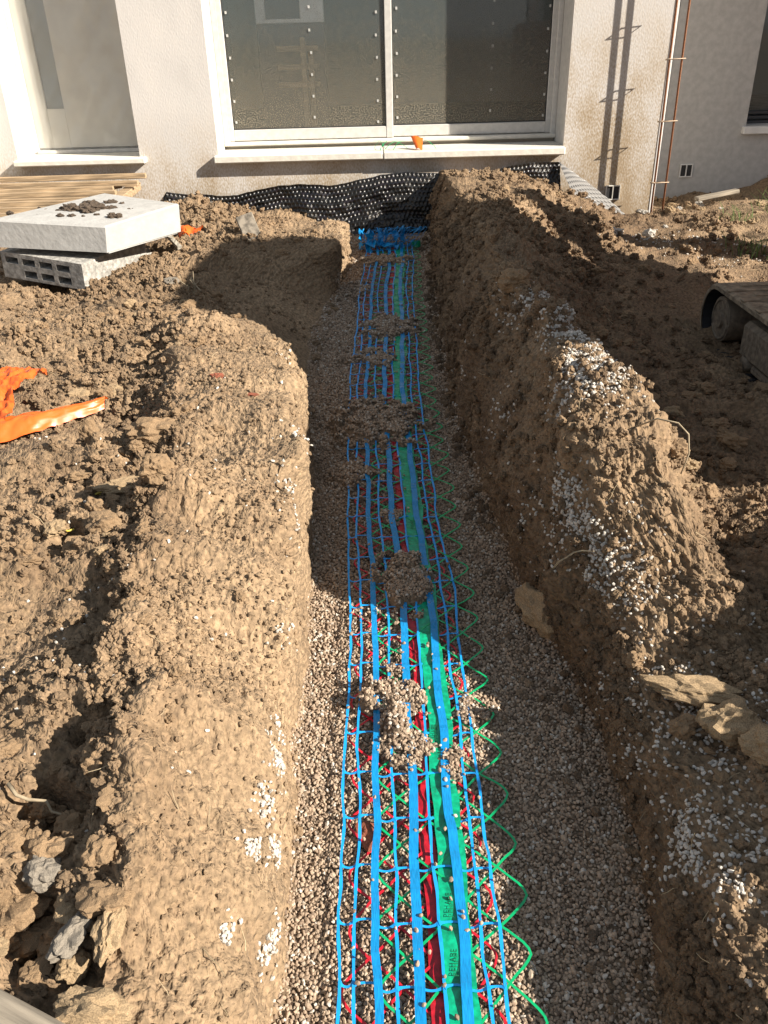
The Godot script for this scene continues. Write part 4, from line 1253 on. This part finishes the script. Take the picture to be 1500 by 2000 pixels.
func build_twigs() -> void:
	rng.seed = 17
	var on := func(x: float, z: float, up: float) -> Vector3: return top(x, z) + Vector3(0, up, 0)
	var twig := func(called: String, label: String, cat: String, path: Array, r0: float, r1: float, m: Material) -> void:
		var st := smooth()
		tube(st, path, r0, r1, 6)
		tag(obj(called, st, m), label, cat)
	twig.call("dry_twig", "dry twig lying across the dark hollow of clods", "twig", wander(on.call(-.70, -1.05, .03), on.call(-.56, -1.0, .05), 7, .004), .004, .002, mats.root)
	twig.call("root", "pale looping root hanging off the outer side of the ridge end", "root", [Vector3(.62, .65, -1.84), Vector3(.66, .69, -1.80), Vector3(.70, .69, -1.77), Vector3(.725, .665, -1.76), Vector3(.73, .62, -1.75), Vector3(.715, .57, -1.74)], .0022, .0018, mats.root)
	twig.call("root", "thin pale root sticking out of the white gravel at the ridge end", "root", wander(Vector3(.41, .36, -1.66), Vector3(.50, .44, -1.62), 7, .005, .015), .0022, .0014, mats.root)
	twig.call("root", "bent pale root on the outer flank of the high ridge", "root", wander(on.call(.78, -2.05, .01), on.call(.90, -2.0, .02), 6, .006, .02), .0022, .0014, mats.root)
	twig.call("root", "pale root curling out of the ground at the valley mouth", "root", wander(on.call(.86, -1.5, .0), on.call(.93, -1.46, .03), 6, .006, .02), .003, .002, mats.root)
	twig.call("root", "short pale root on the bank before the black membrane", "root", wander(on.call(-.97, -4.25, .01), on.call(-.88, -4.05, .03), 7, .008, .03), .004, .003, mats.root)
	var dead := thing("dead_plant", "dry dead plant with bare branches on the low ground by the grey stone", "plant", top(-.88, -3.94))
	for k in 6:
		var st := smooth()
		tube(st, wander(Vector3(0, -.01, 0), Vector3(rng.randf_range(-.07, .05), rng.randf_range(.06, .14), rng.randf_range(-.03, .03)), 6, .006), .0035, .0015, 5)
		obj("branch", st, mats.root, dead)
	var stake := smooth()
	tag(obj("wooden_stake", tapered(on.call(-1.10, -4.72, .025), Vector3(-1.23, .555, -4.95), .026, .020, stake), mats.pale_wood), "short pale wooden stake leaning out from under the concrete block", "stake")
	var plate := flat()
	box(plate, Vector3(0, .06, 0), Vector3(.10, .17, .022), .006)
	tag(obj("stone_slab", plate, mats.grey_stone, self, Transform3D(Basis(Vector3.UP, 0.3) * Basis(Vector3.BACK, 0.28) * Basis(Vector3.RIGHT, -0.35), top(-.694, -4.80))), "grey stone slab stuck slantwise in the bank before the membrane", "stone")
	# thin straw and rootlets all over the soil
	var st := flat()
	tube(st, [Vector3(-.5, 0, 0), Vector3(-.2, .06, .03), Vector3(.15, .05, -.02), Vector3(.5, 0, .02)], .018, .010, 4)
	st.generate_normals()
	var places := []
	var tints := []
	for i in 700:
		var r := rng.randi() % row_z.size()
		var s: int = [2, 3, 4, 9, 10, 11, 12, 13][rng.randi() % 8]
		if row_z[r] > 0.0:
			continue
		var k: int = r * cols + seg_start[s] + rng.randi() % (seg_start[s + 1] - seg_start[s])
		places.append(Transform3D(lean(gn[k], rng.randf() * TAU).scaled(Vector3.ONE * rng.randf_range(.015, .055)), gv[k] + gn[k] * .003))
		var v := rng.randf_range(0.6, 1.1)
		tints.append(Color(.50 * v, .40 * v, .25 * v))
	scatter("straw", st.commit(), mats.pebble, places, tints, "thin dry straw and rootlets strewn over the soil", "straw")
	# tufts of grass on the far right
	for g in [[2.45, -5.75, "green grass tuft on the slope below the recessed wall"], [2.08, -4.62, "sparse grass tuft nearest the digger track"], [2.75, -5.9, "grass tuft highest up the mound by the recessed wall"]]:
		var gs := flat()
		for k in 46:
			var a := rng.randf() * TAU
			var d := Vector3(cos(a), 0, sin(a))
			var o := Vector3(rng.randfn() * .06, -.01, rng.randfn() * .05)
			var h := rng.randf_range(.05, .15)
			ribbon(gs, [o, o + Vector3(0, h * .6, 0) + d * h * .2, o + Vector3(0, h * .9, 0) + d * h * .6], [.005, .004, .001], .0006, d)
		tag(obj("grass_tuft", gs, mats.grass, self, Transform3D(Basis.IDENTITY, top(g[0], g[1]))), g[2], "grass")

func tapered(a: Vector3, b: Vector3, w0: float, w1: float, st: SurfaceTool) -> SurfaceTool:
	st.set_smooth_group(-1)
	ribbon(st, [a, a.lerp(b, 0.3), b], [w0, w0, w1], 0.018)
	return st

# ---------------------------------------------------------------- things left lying about
func film_sheet(nu: int, nv: int, at: Callable) -> SurfaceTool:
	var st := smooth()
	var g := []
	for i in nu + 1:
		var line := []
		for j in nv + 1:
			line.append(at.call(float(i) / nu, float(j) / nv))
		g.append(line)
	for i in nu:
		for j in nv:
			quad(st, g[i][j], g[i + 1][j], g[i + 1][j + 1], g[i][j + 1], g[i][j] - Vector3(0, 9, 0))
	st.index()
	return st

func crease(x: float, z: float, s: float) -> float:
	return (0.25 - abs(n_tone.get_noise_2d(x * s, z * s))) * 0.03 - abs(n_fine.get_noise_2d(x * 0.25, z * 0.25)) * 0.008

func build_litter() -> void:
	var bag := thing("orange_bag", "torn orange plastic bag with a long strip lying on the clods", "plastic bag")
	var strip := func(u: float, v: float) -> Vector3:
		var k := [Vector2(-1.36, -2.47), Vector2(-1.24, -2.425), Vector2(-1.12, -2.47), Vector2(-.93, -2.60)]
		var f: float = min(u * 3.0, 2.999)
		var c: Vector2 = k[int(f)].lerp(k[int(f) + 1], f - int(f))
		var wide := 0.062 * (1.0 - 0.65 * pow(u, 2.0))
		var p := top(c.x, c.y)
		p.y = lerp(top(-1.2, -2.45).y + .045, top(-.93, -2.60).y + .03, u)
		var w: float = (v - 0.5) * 2.0
		return p + Vector3(-0.15 * w * wide, -0.45 * wide * w + 0.012 * cos(w * 2.4) + crease(c.x * 1.0, w * 0.1, 2.4) * 0.45, wide * w)
	obj("strip", film_sheet(70, 20, strip), mats.orange, bag)
	var piece := func(u: float, v: float) -> Vector3:
		var x: float = lerp(-1.52, -1.175 - 0.05 * v + 0.02 * sin(v * 9.0), u)
		var z: float = lerp(-2.78, -2.46, v) + 0.02 * sin(u * 7.0)
		return Vector3(x, top(-1.3, lerp(-2.75, -2.5, v)).y + 0.085 + 0.02 * sin(v * PI) - 0.02 * v + crease(x, z, 3.2) * 1.1, z)
	obj("torn_piece", film_sheet(60, 60, piece), mats.orange, bag)
	var scrap := thing("orange_scrap", "small crumpled orange plastic scrap beside the concrete block", "plastic scrap", top(-1.11, -5.12))
	var cup := func(u: float, v: float) -> Vector3:
		var a := u * PI * 1.15 - 0.3
		return Vector3(lerp(-.065, .065, v), 0.012 + 0.055 * sin(a) + 0.012 * sin(v * 7.0), -0.045 * cos(a)) + Vector3.ONE * n_tone.get_noise_2d(u * 0.8, v * 0.8) * .02
	obj("film", film_sheet(16, 12, cup), mats.orange, scrap)
	var tape := thing("orange_tape", "orange tape end with bits of green net lying on the window sill", "tape", Vector3(.30, .823, -6.24))
	var flag := func(u: float, v: float) -> Vector3:
		return Vector3(lerp(-.04, .045, u) * (1.0 - 0.5 * v) + .012 * v, .075 - .07 * v + 0.008 * sin(u * 5.0), -.03 + .10 * v + .01 * sin(u * 4.0))
	obj("flag", film_sheet(8, 8, flag), mats.orange, tape)
	for q in [[Vector3(-.30, .01, .03), Vector3(-.22, .01, .06), .05], [Vector3(-.26, .004, .06), Vector3(-.21, .05, -.03), .01], [Vector3(-.20, .045, -.02), Vector3(-.07, .01, .045), .02], [Vector3(-.17, .002, .07), Vector3(-.09, .05, -.02), .02], [Vector3(-.22, .01, .06), Vector3(-.12, .045, -.03), .02], [Vector3(.05, .05, -.02), Vector3(.13, .004, .05), .015]]:
		var st := flat()
		ribbon(st, wander(q[0], q[1], 7, .002, q[2]), [.005], .0012)
		obj("net_bit", st, mats.green_thin, tape)
	# white slab on a hollow block
	var slab := thing("white_slab", "thick white slab with dark soil on top lying on the hollow block", "slab")
	var st := flat()
	solid(st, [Vector3(-1.99, .600, -4.43), Vector3(-1.392, .572, -4.35), Vector3(-1.10, .582, -4.80), Vector3(-1.62, .60, -5.16)], [Vector3(-1.99, .737, -4.43), Vector3(-1.378, .702, -4.35), Vector3(-1.090, .732, -4.80), Vector3(-1.60, .745, -5.16)], .007)
	obj("body", st, mats.white_block, slab)
	st = flat()
	solid(st, [Vector3(-1.40, .566, -4.365), Vector3(-1.385, .566, -4.36), Vector3(-1.118, .574, -4.79), Vector3(-1.16, .574, -4.80)], [Vector3(-1.40, .571, -4.365), Vector3(-1.385, .571, -4.36), Vector3(-1.118, .579, -4.79), Vector3(-1.16, .579, -4.80)], .001)
	obj("lip", st, mats.white_block, slab)
	var block := thing("hollow_block", "grey white hollow concrete block with two rows of cells under the white slab", "concrete block")
	st = flat()
	var xs := [-.26, -.232, -.150, -.122, -.040, -.012, .070, .098, .180, .262]
	var ys := [-.068, -.052, -.016, .012, .046, .068]
	for c in xs.size() - 1:
		for r in ys.size() - 1:
			var a := Vector3(xs[c], ys[r], .275)
			var b := Vector3(xs[c + 1], ys[r + 1], .275)
			var cell: bool = c % 2 == 1 and r % 2 == 1 and not (r == 1 and c == 1)
			var deep := Vector3(0, 0, -.46)
			var q := [a, Vector3(b.x, a.y, a.z), b, Vector3(a.x, b.y, a.z)]
			if cell:
				for n in 4:
					quad(st, q[n], q[(n + 1) % 4], q[(n + 1) % 4] + deep, q[n] + deep, (a + b) * 0.5 + (q[n] - (a + b) * 0.5 + q[(n + 1) % 4] - (a + b) * 0.5) * 4.0 + deep * 0.5)
				quad(st, q[0] + deep, q[1] + deep, q[2] + deep, q[3] + deep, (a + b) * 0.5 - Vector3(0, 0, 9))
			else:
				quad(st, q[0], q[1], q[2], q[3], Vector3(0, 0, -9))
	var o0 := [Vector3(-.26, -.068, .275), Vector3(.262, -.068, .275), Vector3(.262, .068, .275), Vector3(-.26, .068, .275)]
	var o1 := [Vector3(-.26, -.068, -.275), Vector3(.262, -.068, -.275), Vector3(.262, .068, -.275), Vector3(-.26, .068, -.275)]
	for n in 4:
		quad(st, o0[n], o0[(n + 1) % 4], o1[(n + 1) % 4], o1[n], Vector3.ZERO)
	quad(st, o1[0], o1[1], o1[2], o1[3], Vector3.ZERO)
	obj("body", st, mats.concrete, block, Transform3D(Basis(Vector3.UP, -0.38) * Basis(Vector3.BACK, -0.07) * Basis(Vector3.RIGHT, 0.03), Vector3(-1.655, .492, -4.635)))
	st = flat()
	box(st, Vector3.ZERO, Vector3(.30, .05, .5), .02)
	obj("foot", st, mats.concrete, block, Transform3D(Basis(Vector3.UP, -0.38) * Basis(Vector3.BACK, 0.25), Vector3(-1.52, .425, -4.68)))
	var shapes := [stone(3, 0.55, 1.6, 71, Vector3(1, .55, .8)), stone(3, 0.6, 1.8, 72, Vector3(1, .5, 1))]
	rng.seed = 8
	for i in 60:
		var v := rng.randfn() * 0.075
		var u := rng.randfn() * 0.14 - v * 0.3
		var size: float = 0.014 + 0.10 * pow(rng.randf(), 1.6) * exp(-(u * u + v * v) * 40.0) + (0.02 if i < 9 else 0.0)
		var p := Vector3(-1.56 + u, 0, -4.72 + v * 1.4)
		p.y = .7235 + (p.x + 1.56) * -0.022 + size * .12
		tag(put("soil_lump", shapes[i % 2], mats.dark_clod, self, Transform3D(Basis(Vector3.UP, rng.randf() * TAU).scaled(Vector3.ONE * size * .6), p)), "dark moist soil lump lying on top of the white slab", "soil", "soil lumps on the white slab")
	# battens stacked by the wall
	var rows := [[-6.08, .716, -2.60, -1.58], [-5.95, .690, -2.68, -1.60], [-5.80, .676, -2.72, -1.74], [-5.66, .672, -2.70, -1.68], [-5.52, .655, -2.70, -1.60], [-5.38, .660, -2.70, -1.72], [-5.24, .648, -2.70, -1.66], [-5.10, .640, -2.70, -1.62]]
	for i in rows.size():
		st = flat()
		var w: Array = rows[i]
		var len: float = w[3] - w[2]
		box(st, Vector3.ZERO, Vector3(len, .034, .036), .003)
		tag(obj("wooden_batten", st, mats.wood, self, Transform3D(Basis(Vector3.UP, [0.015, -0.03, 0.05, 0.0, -0.01, 0.012, -0.02, 0.01][i]), Vector3((w[2] + w[3]) / 2.0, w[1], w[0]))), "sawn wooden batten, %s in the stack by the house wall" % ["nearest the wall", "second from the wall", "shorter third from the wall", "fourth from the wall", "fifth from the wall", "sixth from the wall", "seventh from the wall", "farthest from the wall"][i], "batten", "battens stacked by the wall")
	for i in 4:
		st = flat()
		box(st, Vector3.ZERO, Vector3(.07, .05, 1.12), .003)
		tag(obj("wooden_bearer", st, mats.wood, self, Transform3D(Basis(Vector3.UP, [0.02, -0.04, 0.03, 0.0][i]), Vector3([-2.55, -2.22, -1.93, -1.68][i], .622, -5.60) ).rotated_local(Vector3.RIGHT, 0.035)), "wooden bearer lying crosswise under the stacked battens, %s" % ["nearest the white return wall", "second from the white return wall", "third from the white return wall", "nearest the black membrane"][i], "bearer", "bearers under the battens")
	for i in 5:
		st = flat()
		box(st, Vector3.ZERO, Vector3([1.0, .5, .9, .42, 1.05][i], .024, .05), .003)
		tag(obj("loose_batten", st, mats.wood, self, Transform3D(Basis(Vector3.UP, [0.05, 0.5, -0.04, -0.42, 0.02][i]) * Basis(Vector3.BACK, [0, .06, 0, -.05, 0][i]), Vector3([-2.15, -1.95, -2.2, -1.86, -2.2][i], [.566, .655, .563, .650, .562][i], [-6.02, -5.86, -5.7, -5.88, -5.4][i]))), "loose wooden batten lying %s among the stacked battens" % ["deepest by the wall", "aslant on top", "low in the middle", "crossed under the second batten", "low at the outer side"][i], "batten")
	st = flat()
	box(st, Vector3.ZERO, Vector3(.30, .022, .075), .002)
	tag(obj("weathered_plank", st, mats.grey_wood, self, Transform3D(Basis(Vector3.UP, -0.42) * Basis(Vector3.BACK, -0.05), Vector3(-.50, .345, -.60))), "weathered grey plank end lying before the clods", "plank")
	for i in 2:
		st = smooth()
		tube(st, wander(top([-.79, -.85][i], [-2.02, -1.86][i]) + Vector3(-.02, .008, 0), top([-.79, -.85][i], [-2.02, -1.86][i]) + Vector3(.03, .012, .01), 6, .006), .003, .003, 5)
		tag(obj("yellow_string", st, mats.yellow), ["yellow string scrap beside the heap of clods", "tiny yellow string scrap on the trodden ground"][i], "string")
	st = flat()
	box(st, Vector3.ZERO, Vector3(.34, .03, .06), .006)
	tag(obj("pale_plank", st, mats.grey_wood, self, Transform3D(Basis(Vector3.UP, 0.2) * Basis(Vector3.BACK, 0.12), top(2.55, -6.45) + Vector3(0, .06, 0))), "pale old plank lying on the rubble at the recessed wall", "plank")

func solid(st: SurfaceTool, low: Array, high: Array, bevel: float) -> void:
	# a six sided solid from its lower and upper corners, top edges chamfered
	var mid := Vector3.ZERO
	for p in low + high:
		mid += p / 8.0
	var c := Vector3.ZERO
	for p in high:
		c += p / 4.0
	var inner := []
	var rim := []
	for p in high:
		inner.append(p + (c - p).normalized() * bevel * 1.5)
		rim.append(p - Vector3(0, bevel, 0))
	quad(st, inner[0], inner[1], inner[2], inner[3], mid)
	quad(st, low[0], low[1], low[2], low[3], mid)
	for k in 4:
		var n := (k + 1) % 4
		quad(st, low[k], low[n], rim[n], rim[k], mid)
		quad(st, rim[k], rim[n], inner[n], inner[k], mid)

func build_rebar() -> void:
	var o := thing("rebar_cage", "tall rusty rebar cage standing upright by the house corner", "rebar cage")
	for b in [[1.940, -6.045], [1.941, -6.053], [2.020, -6.045], [2.021, -6.053]]:
		var st := smooth()
		tube(st, [Vector3(b[0] + .005, .22, b[1]), Vector3(b[0] - .006, 1.4, b[1] - .002), Vector3(b[0] - .015, 3.3, b[1])], .0065, .0065, 8)
		obj("bar", st, mats.rust, o)
	for k in 9:
		var y := .60 + k * .366 - (.02 if k == 0 else 0.0)
		var st := smooth()
		var x := -0.005 * y
		tube(st, [Vector3(1.925 + x, y, -6.075), Vector3(1.925 + x, y + .004, -6.03), Vector3(2.04 + x, y + .008, -6.034), Vector3(2.04 + x, y + .006, -6.078), Vector3(1.922 + x, y + .003, -6.073), Vector3(1.94 + x, y + .008, -6.03)], .0034, .0034, 6)
		obj("stirrup", st, mats.wire, o)

func build_excavator() -> void:
	var o := thing("mini_excavator", "muddy mini excavator on rubber tracks beside the trench ridge", "excavator")
	for side in 2:
		var x0 := 1.40 + side * 0.90
		var zc := [-3.37, -2.15]
		var yc := 0.445
		var loop := func(r: float) -> Array:
			var p := []
			for k in 13:
				var a := PI / 2.0 + PI * k / 12.0
				p.append(Vector2(zc[0] + r * cos(a), yc + r * sin(a)))
			for k in 13:
				var a := -PI / 2.0 + PI * k / 12.0
				p.append(Vector2(zc[1] + r * cos(a), yc + r * sin(a)))
			return p
		var outer: Array = loop.call(.142)
		var inner: Array = loop.call(.118)
		var belt := flat()
		var w := .245
		for k in outer.size():
			var n: int = (k + 1) % outer.size()
			var a: Vector2 = outer[k]; var b: Vector2 = outer[n]; var c: Vector2 = inner[k]; var d: Vector2 = inner[n]
			var mid := Vector3(x0 + w / 2, ((a + b + c + d) / 4.0).y, ((a + b + c + d) / 4.0).x)
			quad(belt, Vector3(x0 + .012, a.y, a.x), Vector3(x0 + w - .012, a.y, a.x), Vector3(x0 + w - .012, b.y, b.x), Vector3(x0 + .012, b.y, b.x), mid)
			var ea := a.lerp(c, .35); var eb := b.lerp(d, .35)
			for e in [[x0 + .012, x0], [x0 + w - .012, x0 + w]]:
				quad(belt, Vector3(e[0], a.y, a.x), Vector3(e[1], ea.y, ea.x), Vector3(e[1], eb.y, eb.x), Vector3(e[0], b.y, b.x), mid)
				quad(belt, Vector3(e[1], ea.y, ea.x), Vector3(e[1], c.y, c.x), Vector3(e[1], d.y, d.x), Vector3(e[1], eb.y, eb.x), mid)
		for k in 17:
			var z: float = lerp(zc[0], zc[1], (k + .5) / 17.0)
			for s in [-1, 1]:
				box(belt, Vector3(x0 + w / 2 + (.04 if k % 2 == 0 else -.04), yc + s * .143, z), Vector3(.17, .008, .03), .003)
		obj("track_belt", belt, mats.rubber, o)
		var lining := flat()
		for k in inner.size():
			var n: int = (k + 1) % inner.size()
			var c: Vector2 = inner[k]; var d: Vector2 = inner[n]
			quad(lining, Vector3(x0 + .004, c.y, c.x), Vector3(x0 + w - .004, c.y, c.x), Vector3(x0 + w - .004, d.y, d.x), Vector3(x0 + .004, d.y, d.x), Vector3(x0, (c.y - yc) * 9.0 + yc, (c.x + 2.76) * 9.0 - 2.76))
		for k in 24:
			box(lining, Vector3(x0 + w / 2, yc - .113, lerp(zc[0], zc[1], (k + .5) / 24.0)), Vector3(w - .02, .010, .020), .003)
		obj("belt_lining", lining, mats.rubber_inner, o)
		for q in [[zc[0] + .015, .092, "idler"], [zc[1] - .01, .095, "sprocket"]]:
			var dr := flat()
			tube(dr, [Vector3(x0 + .03, yc, q[0]), Vector3(x0 + .036, yc, q[0]), Vector3(x0 + .20, yc, q[0])], q[1], q[1], 40)
			var wheel := obj(q[2], dr, mats.muddy_steel, o)
			var rim := smooth()
			var ring := []
			for k in 25:
				ring.append(Vector3(x0 + .030, yc + .080 * sin(TAU * k / 24.0), q[0] + .080 * cos(TAU * k / 24.0)))
			tube(rim, ring, .006, .006, 6)
			obj("rim", rim, mats.muddy_steel, wheel)
			var hub := flat()
			tube(hub, [Vector3(x0 + .018, yc, q[0]), Vector3(x0 + .05, yc, q[0])], .035, .04, 16)
			obj("hub", hub, mats.muddy_steel, wheel)
		var fr := flat()
		box_between(fr, Vector3(x0 + .012, .375, -3.10), Vector3(x0 + .215, .520, -2.35), .018)
		box_between(fr, Vector3(x0 + .02, .345, -2.98), Vector3(x0 + .20, .376, -2.45), .01)
		obj("track_frame", fr, mats.muddy_steel, o)
		for k in 3:
			var ro := smooth()
			tube(ro, [Vector3(x0 + .012, .366, -3.03 + k * .28), Vector3(x0 + .21, .366, -3.03 + k * .28)], .032, .032, 14)
			obj("roller", ro, mats.muddy_steel, o)
	var st := flat()
	box_between(st, Vector3(1.65, .42, -3.05), Vector3(2.29, .60, -2.45), .02)
	obj("undercarriage", st, mats.muddy_steel, o)
	st = flat()
	box_between(st, Vector3(1.50, .36, -2.0), Vector3(2.46, .62, -1.96), .01)
	obj("blade", st, mats.orange_paint, o)
	st = flat()
	box_between(st, Vector3(1.70, .64, -3.45), Vector3(2.62, 1.62, -1.72), .06)
	obj("engine_housing", st, mats.orange_paint, o)
	for p in [[1.74, -3.55], [1.74, -2.50], [2.52, -3.55], [2.52, -2.50]]:
		st = flat()
		box_between(st, Vector3(p[0], 1.62, p[1]), Vector3(p[0] + .06, 2.16, p[1] + .06), .01)
		obj("cab_post", st, mats.dark_paint, o)
	st = flat()
	box_between(st, Vector3(1.80, 1.62, -2.49), Vector3(2.52, 2.14, -2.45), .01)
	box_between(st, Vector3(2.545, 1.62, -3.49), Vector3(2.57, 2.16, -2.5), .005)
	obj("rear_panel", st, mats.dark_paint, o)
	st = flat()
	box_between(st, Vector3(1.755, 1.62, -3.0), Vector3(1.775, 2.0, -2.5), .004)
	obj("door_panel", st, mats.orange_paint, o)
	st = flat()
	box_between(st, Vector3(1.70, 2.16, -3.62), Vector3(2.62, 2.24, -2.40), .03)
	obj("cab_roof", st, mats.orange_paint, o)
	for e in [1.75, 2.585]:
		st = flat()
		quad(st, Vector3(e, 1.62, -3.5), Vector3(e, 2.16, -3.5), Vector3(e, 2.16, -2.5), Vector3(e, 1.62, -2.5), Vector3(2.2, 2, -3.0))
		obj("cab_pane", st, mats.pane, o)
	st = flat()
	box_between(st, Vector3(1.98, 1.62, -2.95), Vector3(2.36, 1.70, -2.62), .02)
	box_between(st, Vector3(1.98, 1.70, -2.66), Vector3(2.36, 1.95, -2.56), .02)
	obj("seat", st, mats.dark_paint, o)
	st = flat()
	ribbon(st, [Vector3(2.45, .85, -3.3), Vector3(2.46, 1.3, -3.75), Vector3(2.48, 1.66, -4.05), Vector3(2.52, 1.72, -4.32)], [.26, .28, .28, .22], .26, Vector3(0, .5, -1))
	obj("boom", st, mats.orange_paint, o)
	st = flat()
	ribbon(st, [Vector3(2.52, 1.78, -4.28), Vector3(2.56, 1.2, -4.42), Vector3(2.6, .6, -4.45)], [.22, .22, .18], .24, Vector3(0, .5, -1))
	obj("stick", st, mats.orange_paint, o)
	st = flat()
	solid(st, [Vector3(2.38, .36, -4.25), Vector3(2.84, .36, -4.25), Vector3(2.84, .36, -4.55), Vector3(2.38, .36, -4.55)], [Vector3(2.38, .62, -4.2), Vector3(2.84, .62, -4.2), Vector3(2.84, .58, -4.6), Vector3(2.38, .58, -4.6)], .02)
	obj("bucket", st, mats.muddy_steel, o)
	st = smooth()
	tube(st, [Vector3(2.45, 1.15, -3.5), Vector3(2.46, 1.55, -3.86)], .045, .03, 12)
	obj("hydraulic_ram", st, mats.muddy_steel, o)


func _ready() -> void:
	var cam := Camera3D.new()
	cam.name = "camera"
	add_child(cam)
	cam.position = Vector3(0, 1.49, 0)
	cam.rotation_degrees = Vector3(-29.95, 0, -1.57)
	cam.fov = 64.01
	cam.near = 0.05
	cam.far = 900.0
	cam.current = true
	var env := Environment.new()
	env.background_mode = Environment.BG_SKY
	var sky_m := ProceduralSkyMaterial.new()
	sky_m.sky_top_color = Color(0.55, 0.59, 0.64)
	sky_m.sky_horizon_color = Color(0.83, 0.82, 0.80)
	sky_m.ground_horizon_color = Color(0.60, 0.56, 0.50)
	sky_m.ground_bottom_color = Color(0.35, 0.30, 0.24)
	sky_m.sky_curve = 0.12
	var sky := Sky.new()
	sky.sky_material = sky_m
	env.sky = sky
	env.background_energy_multiplier = 0.58
	env.tonemap_mode = Environment.TONE_MAPPER_LINEAR
	env.tonemap_exposure = 2.25
	env.ssao_enabled = true
	env.ssil_enabled = true
	env.sdfgi_enabled = true
	var we := WorldEnvironment.new()
	we.name = "world_environment"
	we.environment = env
	add_child(we)
	var sun := DirectionalLight3D.new()
	sun.name = "sun"
	sun.light_color = Color(1.0, 0.96, 0.90)
	sun.light_energy = 1.6
	sun.light_angular_distance = 0.5
	sun.shadow_enabled = true
	add_child(sun)
	sun.look_at_from_position(Vector3.ZERO, Vector3(-2.2, -1.45, -1.0), Vector3.UP)

	make_materials()
	build_ground()
	build_house()
	build_membrane()
	build_excavator()
	build_rebar()
	build_gravel()
	build_nets()
	build_litter()
	build_clods()
	build_twigs()
	build_white_gravel()
	build_crumbs()
